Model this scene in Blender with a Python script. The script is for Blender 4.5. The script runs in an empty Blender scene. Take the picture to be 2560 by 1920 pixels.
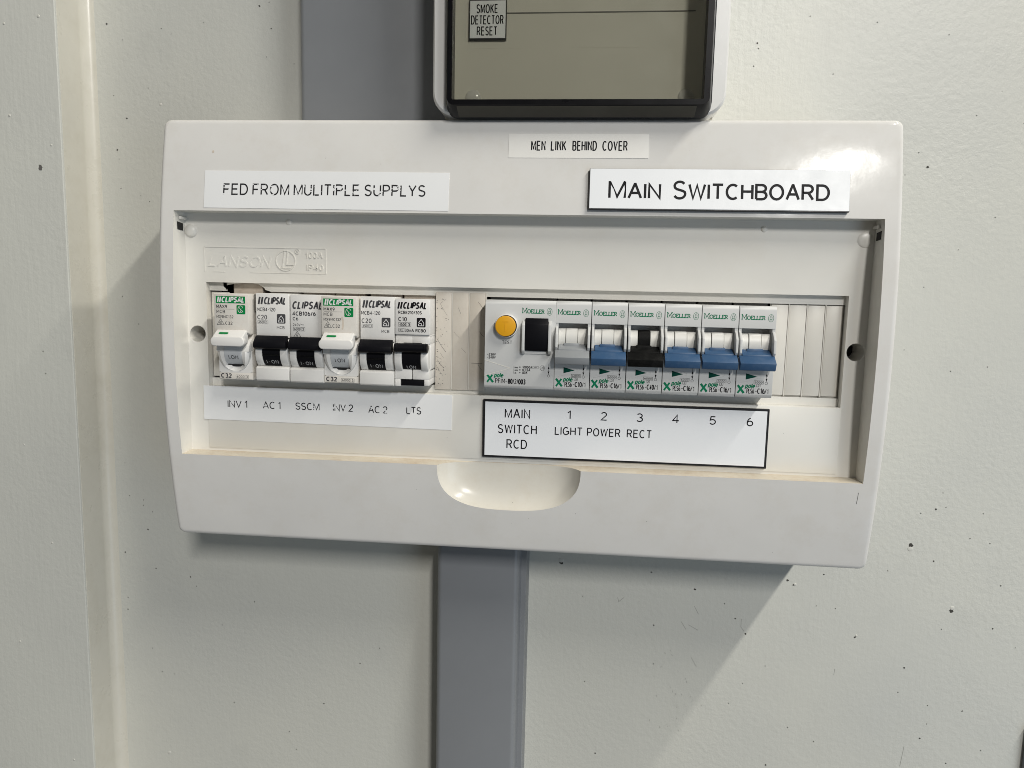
import bpy, bmesh, math, random
from mathutils import Matrix, Vector
random.seed(7)
PI = math.pi
U = 0.00092          # one authoring unit in metres (0.92 mm)
S = bpy.context.scene
COL = S.collection

# ------------------------------------------------------------------ camera
CAM = (37.44562, -391.99346, 27.79112)
right = Vector((0.99527, 0.09468, 0.02194))
up = Vector((-0.03346, 0.12181, 0.99199))
fwd = Vector((-0.09125, 0.98803, -0.1244))
cd = bpy.data.cameras.new('camera')
cd.sensor_width = 36.0
cd.lens = 36.0 * 1835.0 / 2560.0
cd.clip_start = 0.01
cd.clip_end = 50
cam = bpy.data.objects.new('camera', cd)
COL.objects.link(cam)
m3 = Matrix((right, up, -fwd)).transposed()
cam.matrix_world = Matrix.Translation(Vector(CAM) * U) @ m3.to_4x4()
S.camera = cam

# ------------------------------------------------------------------ light
S.view_settings.view_transform = 'Standard'
S.view_settings.look = 'None'
S.view_settings.exposure = 0
S.view_settings.gamma = 1
S.cycles.filter_width = 0.9
w = bpy.data.worlds.new('World')
S.world = w
w.use_nodes = True
w.node_tree.nodes['Background'].inputs[0].default_value = (1.0, 0.985, 0.91, 1)
w.node_tree.nodes['Background'].inputs[1].default_value = 0.088


def area(name, loc, sx, sy, power, color, rot):
    l = bpy.data.lights.new(name, 'AREA')
    l.shape = 'RECTANGLE'
    l.size = sx * U
    l.size_y = sy * U
    l.energy = power
    l.color = color
    o = bpy.data.objects.new(name, l)
    COL.objects.link(o)
    o.location = Vector(loc) * U
    o.rotation_euler = rot
    return o


def aim(loc, target):
    return (Vector(target) - Vector(loc)).to_track_quat('-Z', 'Y').to_euler()


# two ceiling tubes in one line, running away from the wall, above and to the right
area('ceiling_tube_near', (1193, -950, 1640), 60, 1300, 33.5, (1.0, 0.96, 0.87), (0, math.radians(30), 0))
area('ceiling_tube_far', (1193, -3300, 1640), 70, 1200, 100.0, (1.0, 0.975, 0.93), (0, math.radians(30), 0))
# unseen cool fill added low on the right, cools the lower wall
p = (1300, -1300, -500)
area('cool_fill', p, 900, 1500, 5.0, (0.66, 0.82, 1.0), aim(p, (100, 0, -100)))


# ------------------------------------------------------------------ materials
def nt(name):
    m = bpy.data.materials.new(name)
    m.use_nodes = True
    t = m.node_tree
    return m, t, t.nodes['Principled BSDF']


def N(t, kind, **kw):
    n = t.nodes.new(kind)
    for k, v in kw.items():
        if k in n.inputs.keys():
            n.inputs[k].default_value = v
        else:
            setattr(n, k, v)
    return n


def coords(t, scale=(1, 1, 1)):
    tc = N(t, 'ShaderNodeTexCoord')
    mp = N(t, 'ShaderNodeMapping')
    mp.inputs['Scale'].default_value = scale
    t.links.new(tc.outputs['Object'], mp.inputs[0])
    return mp.outputs[0]


def ramp(t, src, stops):
    r = N(t, 'ShaderNodeValToRGB')
    e = r.color_ramp.elements
    e[0].position, e[0].color = stops[0][0], (*stops[0][1], 1)
    e[1].position, e[1].color = stops[1][0], (*stops[1][1], 1)
    for p_, c_ in stops[2:]:
        x = e.new(p_)
        x.color = (*c_, 1)
    t.links.new(src, r.inputs[0])
    return r.outputs[0]


def mix(t, a, b, f):
    n = N(t, 'ShaderNodeMix', data_type='RGBA')
    for sock, v in ((n.inputs[6], a), (n.inputs[7], b), (n.inputs[0], f)):
        if hasattr(v, 'is_output'):
            t.links.new(v, sock)
        elif isinstance(v, tuple):
            sock.default_value = (*v, 1)
        else:
            sock.default_value = v
    return n.outputs[2]


def noise(t, co, scale, detail=4, rough=0.55):
    n = N(t, 'ShaderNodeTexNoise', Scale=scale, Detail=detail, Roughness=rough)
    t.links.new(co, n.inputs['Vector'])
    return n.outputs[0]


def plastic(name, col, rough=0.35, var=0.05, bump=0.06, speck=0.0, bscale=900, dirt=None, dirt_amt=0.0, spec=0.5, dscale=60):
    m, t, b = nt(name)
    co = coords(t)
    n1 = noise(t, co, 25, 5)
    lo = tuple(c * (1 - var) for c in col)
    hi = tuple(min(1, c * (1 + var * .6)) for c in col)
    c = ramp(t, n1, [(0.3, lo), (0.7, hi)])
    if dirt:
        n2 = noise(t, co, dscale, 8, 0.75)
        f = ramp(t, n2, [(0.48, (0, 0, 0)), (0.75, (dirt_amt,) * 3)])
        c = mix(t, c, dirt, f)
    if speck:
        v = N(t, 'ShaderNodeTexVoronoi', Scale=speck)
        t.links.new(co, v.inputs['Vector'])
        f = ramp(t, v.outputs['Distance'], [(0.012, (0.6,) * 3), (0.03, (0, 0, 0))])
        # only some of the cells carry a speck
        wn = N(t, 'ShaderNodeSeparateColor')
        t.links.new(v.outputs['Color'], wn.inputs[0])
        g = ramp(t, wn.outputs[0], [(0.80, (0, 0, 0)), (0.82, (1, 1, 1))])
        mm = N(t, 'ShaderNodeMath', operation='MULTIPLY')
        t.links.new(f, mm.inputs[0])
        t.links.new(g, mm.inputs[1])
        c = mix(t, c, tuple(x * 0.45 for x in col), mm.outputs[0])
    t.links.new(c, b.inputs['Base Color'])
    rr = N(t, 'ShaderNodeMapRange')
    rr.inputs[3].default_value = rough * 0.55
    rr.inputs[4].default_value = rough * 1.45
    t.links.new(noise(t, co, 70, 6, .7), rr.inputs[0])
    t.links.new(rr.outputs[0], b.inputs['Roughness'])
    b.inputs['Specular IOR Level'].default_value = spec
    if bump:
        wv = None
        if name == 'housing_plastic':      # moulded sheet is slightly wavy
            wv = N(t, 'ShaderNodeBump', Strength=.35, Distance=0.0006)
            t.links.new(noise(t, co, 38, 2), wv.inputs['Height'])
        bp = N(t, 'ShaderNodeBump', Strength=bump, Distance=0.0002)
        if wv:
            t.links.new(wv.outputs[0], bp.inputs['Normal'])
        t.links.new(noise(t, co, bscale, 3), bp.inputs['Height'])
        t.links.new(bp.outputs[0], b.inputs['Normal'])
    return m


def wall_paint(name, col, warm, lump, brush, rough=0.42):
    m, t, b = nt(name)
    co = coords(t)
    c = ramp(t, noise(t, co, 6, 6), [(0.35, tuple(x * .96 for x in col)), (0.65, warm)])
    # faint dirty smudges
    f = ramp(t, noise(t, co, 22, 7, .7), [(0.58, (0, 0, 0)), (0.8, (0.22,) * 3)])
    c = mix(t, c, tuple(x * .72 for x in col), f)
    v = N(t, 'ShaderNodeTexVoronoi', Scale=70)
    t.links.new(co, v.inputs['Vector'])
    f = ramp(t, v.outputs['Distance'], [(0.02, (0.85,) * 3), (0.045, (0, 0, 0))])
    wn = N(t, 'ShaderNodeSeparateColor')
    t.links.new(v.outputs['Color'], wn.inputs[0])
    g = ramp(t, wn.outputs[0], [(0.86, (0, 0, 0)), (0.88, (1, 1, 1))])
    mm = N(t, 'ShaderNodeMath', operation='MULTIPLY')
    t.links.new(f, mm.inputs[0])
    t.links.new(g, mm.inputs[1])
    c = mix(t, c, (0.08, 0.08, 0.06), mm.outputs[0])
    t.links.new(c, b.inputs['Base Color'])
    b.inputs['Roughness'].default_value = rough
    # roller texture, in patches, and drawn-out brush marks
    n1 = noise(t, co, 330, 3, .6)
    cb = coords(t, (1, 1, 0.10))
    n2 = noise(t, cb, 420, 3, .5)
    pm = noise(t, co, 9, 3)
    big = noise(t, co, 60, 3)
    a1 = N(t, 'ShaderNodeMath', operation='MULTIPLY')
    t.links.new(n1, a1.inputs[0])
    t.links.new(ramp(t, pm, [(0.35, (0.35,) * 3), (0.65, (1, 1, 1))]), a1.inputs[1])
    a2 = N(t, 'ShaderNodeMath', operation='MULTIPLY_ADD')
    t.links.new(n2, a2.inputs[0])
    a2.inputs[1].default_value = brush
    t.links.new(a1.outputs[0], a2.inputs[2])
    a3 = N(t, 'ShaderNodeMath', operation='MULTIPLY_ADD')
    t.links.new(big, a3.inputs[0])
    a3.inputs[1].default_value = 0.5
    t.links.new(a2.outputs[0], a3.inputs[2])
    bp = N(t, 'ShaderNodeBump', Strength=lump, Distance=0.0006)
    t.links.new(a3.outputs[0], bp.inputs['Height'])
    t.links.new(bp.outputs[0], b.inputs['Normal'])
    return m


def ink(name, col, rough=0.5):
    m, t, b = nt(name)
    co = coords(t)
    t.links.new(ramp(t, noise(t, co, 500, 3), [(0.3, tuple(c * .9 for c in col)), (0.7, tuple(min(1, c * 1.15 + .004) for c in col))]), b.inputs['Base Color'])
    b.inputs['Roughness'].default_value = rough
    b.inputs['Specular IOR Level'].default_value = 0.15
    return m


def faded_ink(name, paper):
    """thermal printing with missing lines"""
    m, t, b = nt(name)
    n1 = noise(t, coords(t, (0.22, 1, 1)), 1500, 2, .5)
    n2 = noise(t, coords(t, (1, 1, 1)), 350, 3, .6)
    mx = N(t, 'ShaderNodeMath', operation='MULTIPLY_ADD')
    t.links.new(n1, mx.inputs[0])
    mx.inputs[1].default_value = 0.7
    t.links.new(n2, mx.inputs[2])
    c = ramp(t, mx.outputs[0], [(0.97, (0.006, 0.006, 0.008)), (1.02, paper)])
    t.links.new(c, b.inputs['Base Color'])
    b.inputs['Roughness'].default_value = .55
    return m


M = {}
M['housing'] = plastic('housing_plastic', (0.71, 0.70, 0.68), 0.105, .03, .03, 85, 700, (0.50, 0.44, 0.34), .16, spec=.24)
M['cream'] = plastic('inner_plastic', (0.75, 0.735, 0.69), 0.36, .03, .05, 95, 900, (0.60, 0.50, 0.36), .16, dscale=18)
M['recess'] = plastic('handled_plastic', (0.69, 0.665, 0.60), 0.2, .04, .04, 70, 700, (0.52, 0.43, 0.30), .3, spec=.4, dscale=45)
M['dirt'] = plastic('dusty_plastic', (0.66, 0.60, 0.495), 0.6, .05, .2, 0, 1500, (0.44, 0.30, 0.18), .65, dscale=48)
M['blank'] = plastic('scratched_blank_plastic', (0.60, 0.555, 0.49), 0.45, .04, .1, 60, 900, (0.40, 0.32, 0.24), .22, dscale=260)
M['strip'] = plastic('strip_plastic', (0.68, 0.655, 0.60), 0.4, .03, .06, 0)
M['mcb'] = plastic('breaker_plastic_white', (0.76, 0.75, 0.73), 0.38, .03, .08, 0, 1200)
M['mcb_old'] = plastic('breaker_plastic_aged', (0.72, 0.69, 0.64), 0.4, .04, .08, 130, 1200, (0.45, 0.35, 0.26), .35, dscale=110)
M['grey_mcb'] = plastic('breaker_plastic_grey', (0.60, 0.605, 0.60), 0.5, .03, .1, 0, 1400)
M['drum'] = plastic('switch_drum_white', (0.70, 0.69, 0.655), 0.4, .03, .05)
M['palegrey'] = plastic('switch_pale_grey', (0.60, 0.62, 0.64), 0.35, .02, .05)
M['handlegrey'] = plastic('handle_grey', (0.27, 0.285, 0.30), 0.42, .03, .1)
M['blue'] = plastic('handle_blue', (0.030, 0.085, 0.185), 0.42, .08, .15, 90, 1500, (0.3, 0.33, 0.36), .12, dscale=220)
M['black'] = plastic('black_plastic', (0.006, 0.006, 0.008), 0.4, .1, .1, 0, 1300, spec=.12)
M['dusty_black'] = plastic('dusty_black_plastic', (0.007, 0.007, 0.007), 0.5, .1, .3, 0, 1300, (0.045, 0.044, 0.042), .3, spec=.08, dscale=260)
M['yellow'] = plastic('test_button_yellow', (0.76, 0.37, 0.010), 0.38, .03, .05)
M['greenprint'] = ink('green_print', (0.0, 0.16, 0.075))
M['brightgreen'] = ink('bright_green_print', (0.0, 0.20, 0.05))
M['darkgreen'] = ink('dark_green_flag', (0.0, 0.05, 0.035), .3)
M['greyprint'] = ink('grey_print', (0.06, 0.06, 0.065))
M['blackprint'] = ink('black_print', (0.006, 0.006, 0.008))
M['whiteprint'] = ink('white_print', (0.75, 0.75, 0.75))
M['palegreyprint'] = ink('pale_grey_print', (0.42, 0.42, 0.43))
M['faded'] = faded_ink('faded_ink', (0.78, 0.79, 0.80))
M['paper'] = plastic('sticker_white', (0.83, 0.84, 0.85), 0.38, .02, .03, 0)
M['paper_old'] = plastic('sticker_off_white', (0.80, 0.79, 0.76), 0.4, .02, .05, 0, 900, (.6, .55, .48), .15)
M['plate'] = plastic('engraved_plate_white', (0.84, 0.86, 0.89), 0.42, .02, .08, 45, 1600)
M['core'] = plastic('engraved_plate_core', (0.008, 0.008, 0.010), 0.4, .1, .05)
M['dark'] = plastic('interior_shade', (0.012, 0.012, 0.012), 0.8, .1, 0)  # near-black colour puts the shade into gaps and holes
M['shoulder'] = plastic('breaker_shoulder_beige', (0.62, 0.55, 0.47), 0.5, .05, .1, 90, 900, (.3, .2, .14), .5, dscale=200)
M['shoulder_dark'] = plastic('breaker_shoulder_grey', (0.13, 0.125, 0.115), 0.5, .05, .1)
M['trunk'] = plastic('grey_trunking', (0.225, 0.235, 0.25), 0.42, .03, .05, 0, 600)
M['wall'] = wall_paint('wall_paint', (0.575, 0.58, 0.545), (0.60, 0.60, 0.55), .48, .25)
M['pillar'] = wall_paint('pillar_paint', (0.56, 0.565, 0.53), (0.58, 0.585, 0.54), .42, .6)
M['pit'] = plastic('pinhole_dark', (0.05, 0.047, 0.04), 0.8, .1, 0)
M['scuffgrey'] = plastic('scuff_grey', (0.38, 0.38, 0.35), 0.5, .1, 0)
M['lump'] = plastic('paint_lump', (0.60, 0.595, 0.55), 0.4, .02, 0)
M['seal'] = plastic('sealant_cream', (0.62, 0.60, 0.53), 0.3, .04, .1, 60, 500, (.45, .42, .33), .3)
M['upper'] = plastic('upper_box_plastic', (0.76, 0.755, 0.74), 0.25, .02, .04)
M['innerupper'] = plastic('upper_box_liner', (0.62, 0.60, 0.53), 0.5, .03, .04)
M['edge_refraction'] = plastic('smoky_edge', (0.004, 0.004, 0.005), 0.3, .05, 0, spec=.15)  # opaque black stands for the dark refraction in the door sides
M['lip'] = plastic('smoky_lip', (0.075, 0.07, 0.055), 0.45, .15, 0, spec=.2)
M['bump'] = plastic('clear_bump', (0.60, 0.59, 0.56), 0.12, .02, 0)

m, t, b = nt('smoky_pane')
t.nodes.remove(b)
tr = N(t, 'ShaderNodeBsdfTransparent')
tr.inputs[0].default_value = (0.925, 0.925, 0.895, 1)
gl = N(t, 'ShaderNodeBsdfGlossy', Roughness=0.06)
fr = N(t, 'ShaderNodeFresnel', IOR=1.5)
ms = N(t, 'ShaderNodeMixShader')
t.links.new(fr.outputs[0], ms.inputs[0])
t.links.new(tr.outputs[0], ms.inputs[1])
t.links.new(gl.outputs[0], ms.inputs[2])
t.links.new(ms.outputs[0], t.nodes['Material Output'].inputs[0])
M['pane'] = m


# ------------------------------------------------------------------ objects
def tag(o, label=None, cat=None, group=None, kind=None):
    if label:
        o['label'] = label
    if cat:
        o['category'] = cat
    if group:
        o['group'] = group
    if kind:
        o['kind'] = kind
    return o


def thing(name, loc, label, cat, group=None, rot=(0, 0, 0)):
    o = bpy.data.objects.new(name, None)
    o.empty_display_size = .01
    COL.objects.link(o)
    o.location = Vector(loc) * U
    o.rotation_euler = rot
    return tag(o, label, cat, group)


class MB:
    """collects shapes, builds ONE mesh object"""

    def __init__(self):
        self.v, self.f = [], []

    def add(self, vs, fs):
        n = len(self.v)
        self.v += [tuple(p) for p in vs]
        self.f += [tuple(i + n for i in f) for f in fs]
        return self

    def box(self, x0, x1, y0, y1, z0, z1):
        return self.add([(x, y, z) for x in (x0, x1) for y in (y0, y1) for z in (z0, z1)],
                        [(0, 1, 3, 2), (4, 6, 7, 5), (0, 4, 5, 1), (2, 3, 7, 6), (0, 2, 6, 4), (1, 5, 7, 3)])

    def prism(self, poly, a, b, axis):
        """poly in the two other axes (x: (y,z), y: (x,z), z: (x,y))"""
        n = len(poly)

        def P(q, h):
            return {'x': (h, q[0], q[1]), 'y': (q[0], h, q[1]), 'z': (q[0], q[1], h)}[axis]
        vs = [P(q, a) for q in poly] + [P(q, b) for q in poly]
        fs = [tuple(range(n)), tuple(range(2 * n - 1, n - 1, -1))]
        fs += [(i, i + n, (i + 1) % n + n, (i + 1) % n) for i in range(n)]
        return self.add(vs, fs)

    def cyl(self, cx, cz, r, y0, y1, n=32, r1=None):
        r1 = r if r1 is None else r1
        vs = [(cx + r * math.cos(2 * PI * i / n), y0, cz + r * math.sin(2 * PI * i / n)) for i in range(n)]
        vs += [(cx + r1 * math.cos(2 * PI * i / n), y1, cz + r1 * math.sin(2 * PI * i / n)) for i in range(n)]
        fs = [tuple(range(n)), tuple(range(2 * n - 1, n - 1, -1))] + [(i, i + n, (i + 1) % n + n, (i + 1) % n) for i in range(n)]
        return self.add(vs, fs)

    def dome(self, cx, cz, r, y, h, n=20, k=5, rz=None):
        rz = rz or r
        vs, fs = [], []
        for j in range(k):
            a = j / k * PI / 2
            for i in range(n):
                q = 2 * PI * i / n
                vs.append((cx + r * math.cos(a) * math.cos(q), y - h * math.sin(a), cz + rz * math.cos(a) * math.sin(q)))
        vs.append((cx, y - h, cz))
        for j in range(k - 1):
            for i in range(n):
                fs.append((j * n + i, j * n + (i + 1) % n, (j + 1) * n + (i + 1) % n, (j + 1) * n + i))
        for i in range(n):
            fs.append(((k - 1) * n + i, (k - 1) * n + (i + 1) % n, k * n))
        return self.add(vs, fs)

    def stroke(self, pts, wd, y, closed=False, depth=0):
        """flat ribbon along pts (x, z), facing the viewer"""
        pts = [p for i, p in enumerate(pts) if i == 0 or math.dist(p, pts[i - 1]) > 1e-5]
        if closed and math.dist(pts[0], pts[-1]) < 1e-5:
            pts = pts[:-1]
        n = len(pts)
        if n < 2:
            return self
        L, R_ = [], []
        for i in range(n):
            if closed:
                a, b_ = pts[i - 1], pts[(i + 1) % n]
            else:
                a, b_ = pts[max(i - 1, 0)], pts[min(i + 1, n - 1)]
            p_ = pts[i]

            def nrm(u_, v_):
                dx, dz = v_[0] - u_[0], v_[1] - u_[1]
                l = math.hypot(dx, dz) or 1
                return -dz / l, dx / l
            if (0 < i < n - 1) or closed:
                n1, n2 = nrm(a, p_), nrm(p_, b_)
                mx, mz = n1[0] + n2[0], n1[1] + n2[1]
                l = math.hypot(mx, mz)
                if l < 0.5:
                    mx, mz, k = n1[0], n1[1], 1
                else:
                    mx, mz = mx / l, mz / l
                    k = min(1 / max(mx * n1[0] + mz * n1[1], .3), 2.0)
            else:
                (mx, mz), k = nrm(a, b_), 1
            h = wd / 2 * k
            L.append((p_[0] + mx * h, y, p_[1] + mz * h))
            R_.append((p_[0] - mx * h, y, p_[1] - mz * h))
        m_ = n if closed else n - 1
        if not depth:
            return self.add(L + R_, [(i, (i + 1) % n, n + (i + 1) % n, n + i) for i in range(m_)])
        bk = [(q[0] + (0.25 * depth if i < n else -0.25 * depth) * 0, y + depth, q[2]) for i, q in enumerate(L + R_)]
        fs = []
        for i in range(m_):
            j = (i + 1) % n
            fs += [(i, j, n + j, n + i), (i, 2 * n + i, 2 * n + j, j), (n + i, n + j, 3 * n + j, 3 * n + i)]
        if not closed:
            fs += [(0, n, 3 * n, 2 * n), (n - 1, 3 * n - 1, 4 * n - 1, 2 * n - 1)]
        return self.add(L + R_ + bk, fs)

    def poly(self, pts, y):
        return self.add([(x, y, z) for x, z in pts], [tuple(range(len(pts)))])

    def build(self, name, mat, parent=None, off=(0, 0, 0), bevel=0, seg=2, smooth=True, warp=None, label=None, kind=None, angle=35):
        me = bpy.data.meshes.new(name)
        vs = self.v
        if warp:
            vs = [warp(*p) for p in vs]
        me.from_pydata([((p[0] - off[0]) * U, (p[1] - off[1]) * U, (p[2] - off[2]) * U) for p in vs], [], self.f)
        bm = bmesh.new()
        bm.from_mesh(me)
        bmesh.ops.recalc_face_normals(bm, faces=bm.faces)
        # open sheets must face the viewer (-Y)
        if bevel:
            ed = [e for e in bm.edges if len(e.link_faces) == 2 and e.calc_face_angle(0) > math.radians(25)]
            bmesh.ops.bevel(bm, geom=ed, offset=bevel * U, segments=seg, profile=0.5, affect='EDGES', clamp_overlap=True)
        bm.to_mesh(me)
        bm.free()
        me.materials.append(M[mat])
        if smooth:
            me.polygons.foreach_set('use_smooth', [True] * len(me.polygons))
            me.set_sharp_from_angle(angle=math.radians(angle))
        o = bpy.data.objects.new(name, me)
        COL.objects.link(o)
        if parent:
            o.parent = parent
        return tag(o, label, None, None, kind)


def rrect(x0, x1, z0, z1, r, n=5):
    out = []
    for cx, cz, a in ((x1 - r, z1 - r, 0), (x0 + r, z1 - r, 90), (x0 + r, z0 + r, 180), (x1 - r, z0 + r, 270)):
        for i in range(n + 1):
            q = math.radians(a + 90 * i / n)
            out.append((cx + r * math.cos(q), cz + r * math.sin(q)))
    return out


def ell(cx, cz, rx, rz, n=24, a0=0, a1=360):
    return [(cx + rx * math.cos(math.radians(a0 + (a1 - a0) * i / n)), cz + rz * math.sin(math.radians(a0 + (a1 - a0) * i / n))) for i in range(n + 1)]


# ------------------------------------------------------------------ stroke lettering
def A(cx, cy, rx, ry, a0, a1, n=8):
    return ell(cx, cy, rx, ry, n, a0, a1)


G = {
    'A': (.72, [[(0, 0), (.34, 1), (.38, 1), (.72, 0)], [(.13, .36), (.59, .36)]]),
    'B': (.62, [[(0, 0), (0, 1), (.34, 1)] + A(.34, .76, .24, .24, 90, -90) + [(0, .52)], [(.34, .52)] + A(.36, .26, .26, .26, 90, -90) + [(0, 0)]]),
    'C': (.7, [A(.37, .5, .37, .5, 50, 310, 16)]),
    'D': (.68, [[(0, 0), (0, 1), (.3, 1)] + A(.3, .5, .38, .5, 90, -90, 12) + [(0, 0)]]),
    'E': (.58, [[(.58, 0), (0, 0), (0, 1), (.57, 1)], [(0, .52), (.52, .52)]]),
    'F': (.55, [[(0, 0), (0, 1), (.55, 1)], [(0, .5), (.48, .5)]]),
    'G': (.74, [A(.38, .5, .38, .5, 50, 345, 16), [(.42, .46), (.75, .46), (.75, .1)]]),
    'H': (.62, [[(0, 0), (0, 1)], [(.62, 0), (.62, 1)], [(0, .53), (.62, .53)]]),
    'I': (.0, [[(0, 0), (0, 1)]]),
    'K': (.6, [[(0, 0), (0, 1)], [(.58, 1), (0, .4)], [(.2, .6), (.62, 0)]]),
    'L': (.5, [[(0, 1), (0, 0), (.5, 0)]]),
    'M': (.76, [[(0, 0), (0, 1), (.38, .26), (.76, 1), (.76, 0)]]),
    'Mb': (.76, [[(0, 0), (0, 1), (.38, .06), (.76, 1), (.76, 0)]]),
    'N': (.63, [[(0, 0), (0, 1), (.63, 0), (.63, 1)]]),
    'O': (.76, [A(.38, .5, .38, .5, 0, 360, 24)]),
    'P': (.58, [[(0, 0), (0, 1), (.34, 1)] + A(.34, .73, .25, .27, 90, -90) + [(0, .46)]]),
    'R': (.64, [[(0, 0), (0, 1), (.34, 1)] + A(.34, .74, .25, .26, 90, -90) + [(0, .48)], [(.34, .48), (.62, 0)]]),
    'S': (.6, [A(.3, .75, .27, .25, 30, 210, 10) + [(.14, .56), (.46, .45)] + A(.3, .27, .29, .27, 25, -155, 10)]),
    'T': (.64, [[(0, 1), (.64, 1)], [(.32, 0), (.32, 1)]]),
    'U': (.62, [[(0, 1), (0, .3)] + A(.31, .3, .31, .3, 180, 360, 10) + [(.62, 1)]]),
    'V': (.66, [[(0, 1), (.33, 0), (.66, 1)]]),
    'W': (.96, [[(0, 1), (.24, 0), (.48, .95), (.72, 0), (.96, 1)]]),
    'X': (.66, [[(0, 0), (.66, 1)], [(0, 1), (.66, 0)]]),
    'Y': (.66, [[(0, 1), (.33, .45), (.66, 1)], [(.33, .45), (.33, 0)]]),
    '0': (.56, [A(.28, .5, .28, .5, 0, 360, 20)]),
    '1': (.25, [[(0, .78), (.22, 1), (.22, 0)]]),
    '2': (.55, [A(.27, .73, .26, .27, 160, -25, 9) + [(0, 0), (.56, 0)]]),
    '3': (.56, [A(.27, .75, .24, .25, 150, -90, 9), A(.27, .25, .28, .26, 90, -150, 10)]),
    '4': (.6, [[(.42, 0), (.42, 1), (0, .28), (.6, .28)]]),
    '5': (.56, [[(.52, 1), (.1, 1), (.04, .54)] + A(.27, .32, .28, .31, 130, -150, 12)]),
    '6': (.56, [A(.3, .3, .26, .3, 0, 360, 16), A(.48, .38, .44, .62, 108, 190, 7)]),
    '7': (.55, [[(0, 1), (.55, 1), (.2, 0)]]),
    '8': (.56, [A(.28, .75, .22, .25, 0, 360, 14), A(.28, .26, .28, .26, 0, 360, 14)]),
    '9': (.56, [A(.27, .7, .26, .3, 0, 360, 16), A(.1, .62, .44, .62, -72, 10, 7)]),
    '/': (.36, [[(0, -.05), (.36, 1.05)]]),
    '-': (.3, [[(0, .42), (.3, .42)]]),
    '=': (.4, [[(0, .3), (.4, .3)], [(0, .62), (.4, .62)]]),
    '.': (.04, [[(0, 0), (0, .09)]]),
    '*': (.04, [[(0, .42), (0, .53)]]),
    ',': (.04, [[(0.04, .08), (0, -.1)]]),
    '~': (.6, [[(0, .42), (.08, .54), (.2, .58), (.4, .42), (.52, .44), (.6, .56)]]),
    'p': (.5, [[(0, -.3), (0, .68)], A(.25, .34, .25, .34, 0, 360, 16)]),
    'o': (.52, [A(.26, .34, .26, .34, 0, 360, 16)]),
    'l': (.0, [[(0, 0), (0, 1)]]),
    'e': (.5, [[(.02, .36), (.5, .36)] + A(.26, .34, .25, .34, 5, 315, 14)]),
    'm': (.74, [[(0, 0), (0, .68)], [(0, .5)] + A(.19, .5, .18, .18, 160, 0, 6) + [(.37, 0)], [(.37, .5)] + A(.56, .5, .18, .18, 160, 0, 6) + [(.74, 0)]]),
    ' ': (.3, []),
    # slab-serif capitals
    'sM': (.9, [[(.1, 0), (.1, 1), (.45, .22), (.8, 1), (.8, 0)], [(-.02, .03), (.24, .03)], [(.64, .03), (.96, .03)], [(-.02, .97), (.14, .97)], [(.78, .97), (.94, .97)]]),
    'sO': (.8, [A(.4, .5, .38, .5, 0, 360, 20)]),
    'sE': (.62, [[(.62, .24), (.6, 0), (.1, 0), (.1, 1), (.56, 1), (.58, .78)], [(.1, .52), (.42, .52)], [(-.02, 0.02), (.1, .02)], [(-.02, .98), (.1, .98)]]),
    'sL': (.6, [[(.1, 1), (.1, 0), (.58, 0), (.6, .26)], [(-.02, .98), (.26, .98)], [(-.02, .02), (.1, .02)]]),
    'sR': (.7, [[(.1, 0), (.1, 1), (.38, 1)] + A(.38, .75, .22, .25, 90, -90) + [(.1, .5)], [(.36, .5), (.6, .02), (.74, .02)], [(-.02, .02), (.24, .02)], [(-.02, .98), (.1, .98)]]),
}


def layout(s, gap=.2):
    toks = s if isinstance(s, list) else list(s)
    x, out = 0, []
    for c in toks:
        k = 1.0
        if isinstance(c, tuple):
            c, k = c
        wd, st = G[c]
        out.append((x, k, st))
        x += wd * k + (gap if c != ' ' else 0.0)
    return x - gap, out


def txt(mb, s, x0, z0, h, width=None, wt=.12, shear=0, y=0, gap=.2, depth=0, align='l'):
    if h < 3 and not depth:
        wt *= 1.1
        gap = max(gap, .3) if gap >= .2 else gap
    if h > 3:                       # large capitals: the M comes down to the line
        s = [('Mb', 1.0) if q == 'M' else (('Mb', q[1]) if isinstance(q, tuple) and q[0] == 'M' else q) for q in s]
    adv, out = layout(s, gap)
    sx = (width / adv) if width else h
    if align == 'c':
        x0 -= adv * sx / 2
    i = 0
    for gx, k, st in out:
        for pl in st:
            pts = [(x0 + (gx + px * k) * sx + shear * pz * k * h, z0 + pz * k * h) for px, pz in pl]
            cl = len(pts) > 8 and math.dist(pts[0], pts[-1]) < 1e-4
            mb.stroke(pts, wt * h, y - 0.003 * (i % 5), cl, depth)
            i += 1
    return mb


def rcm(mb, x, z, s, y, wt=.22):
    """triangle with a circled tick"""
    mb.stroke([(x, z), (x + s, z), (x + s / 2, z + s * .78)], wt, y, True)
    mb.stroke(ell(x + s / 2, z + s * .27, s * .17, s * .17, 10, 40, 320), wt, y - .01)
    mb.stroke([(x + s * .42, z + s * .28), (x + s * .5, z + s * .2), (x + s * .64, z + s * .38)], wt, y - .02)


def framed(mb, s, x0, x1, z0, z1, y, wt=.14, twt=.14, div=None):
    mb.stroke([(x0, z0), (x1, z0), (x1, z1), (x0, z1)], wt, y, True)
    if div:
        mb.stroke([(div, z0), (div, z1)], wt, y - .01)
        txt(mb, s[:-1], x0 + .5, z0 + (z1 - z0) * .2, (z1 - z0) * .6, div - x0 - 1.0, twt, y=y - .02)
        txt(mb, s[-1], div + .55, z0 + (z1 - z0) * .2, (z1 - z0) * .6, x1 - div - 1.1, twt, y=y - .02)
    else:
        txt(mb, s, x0 + .5, z0 + (z1 - z0) * .22, (z1 - z0) * .56, x1 - x0 - 1.0, twt, y=y - .02)


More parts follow.
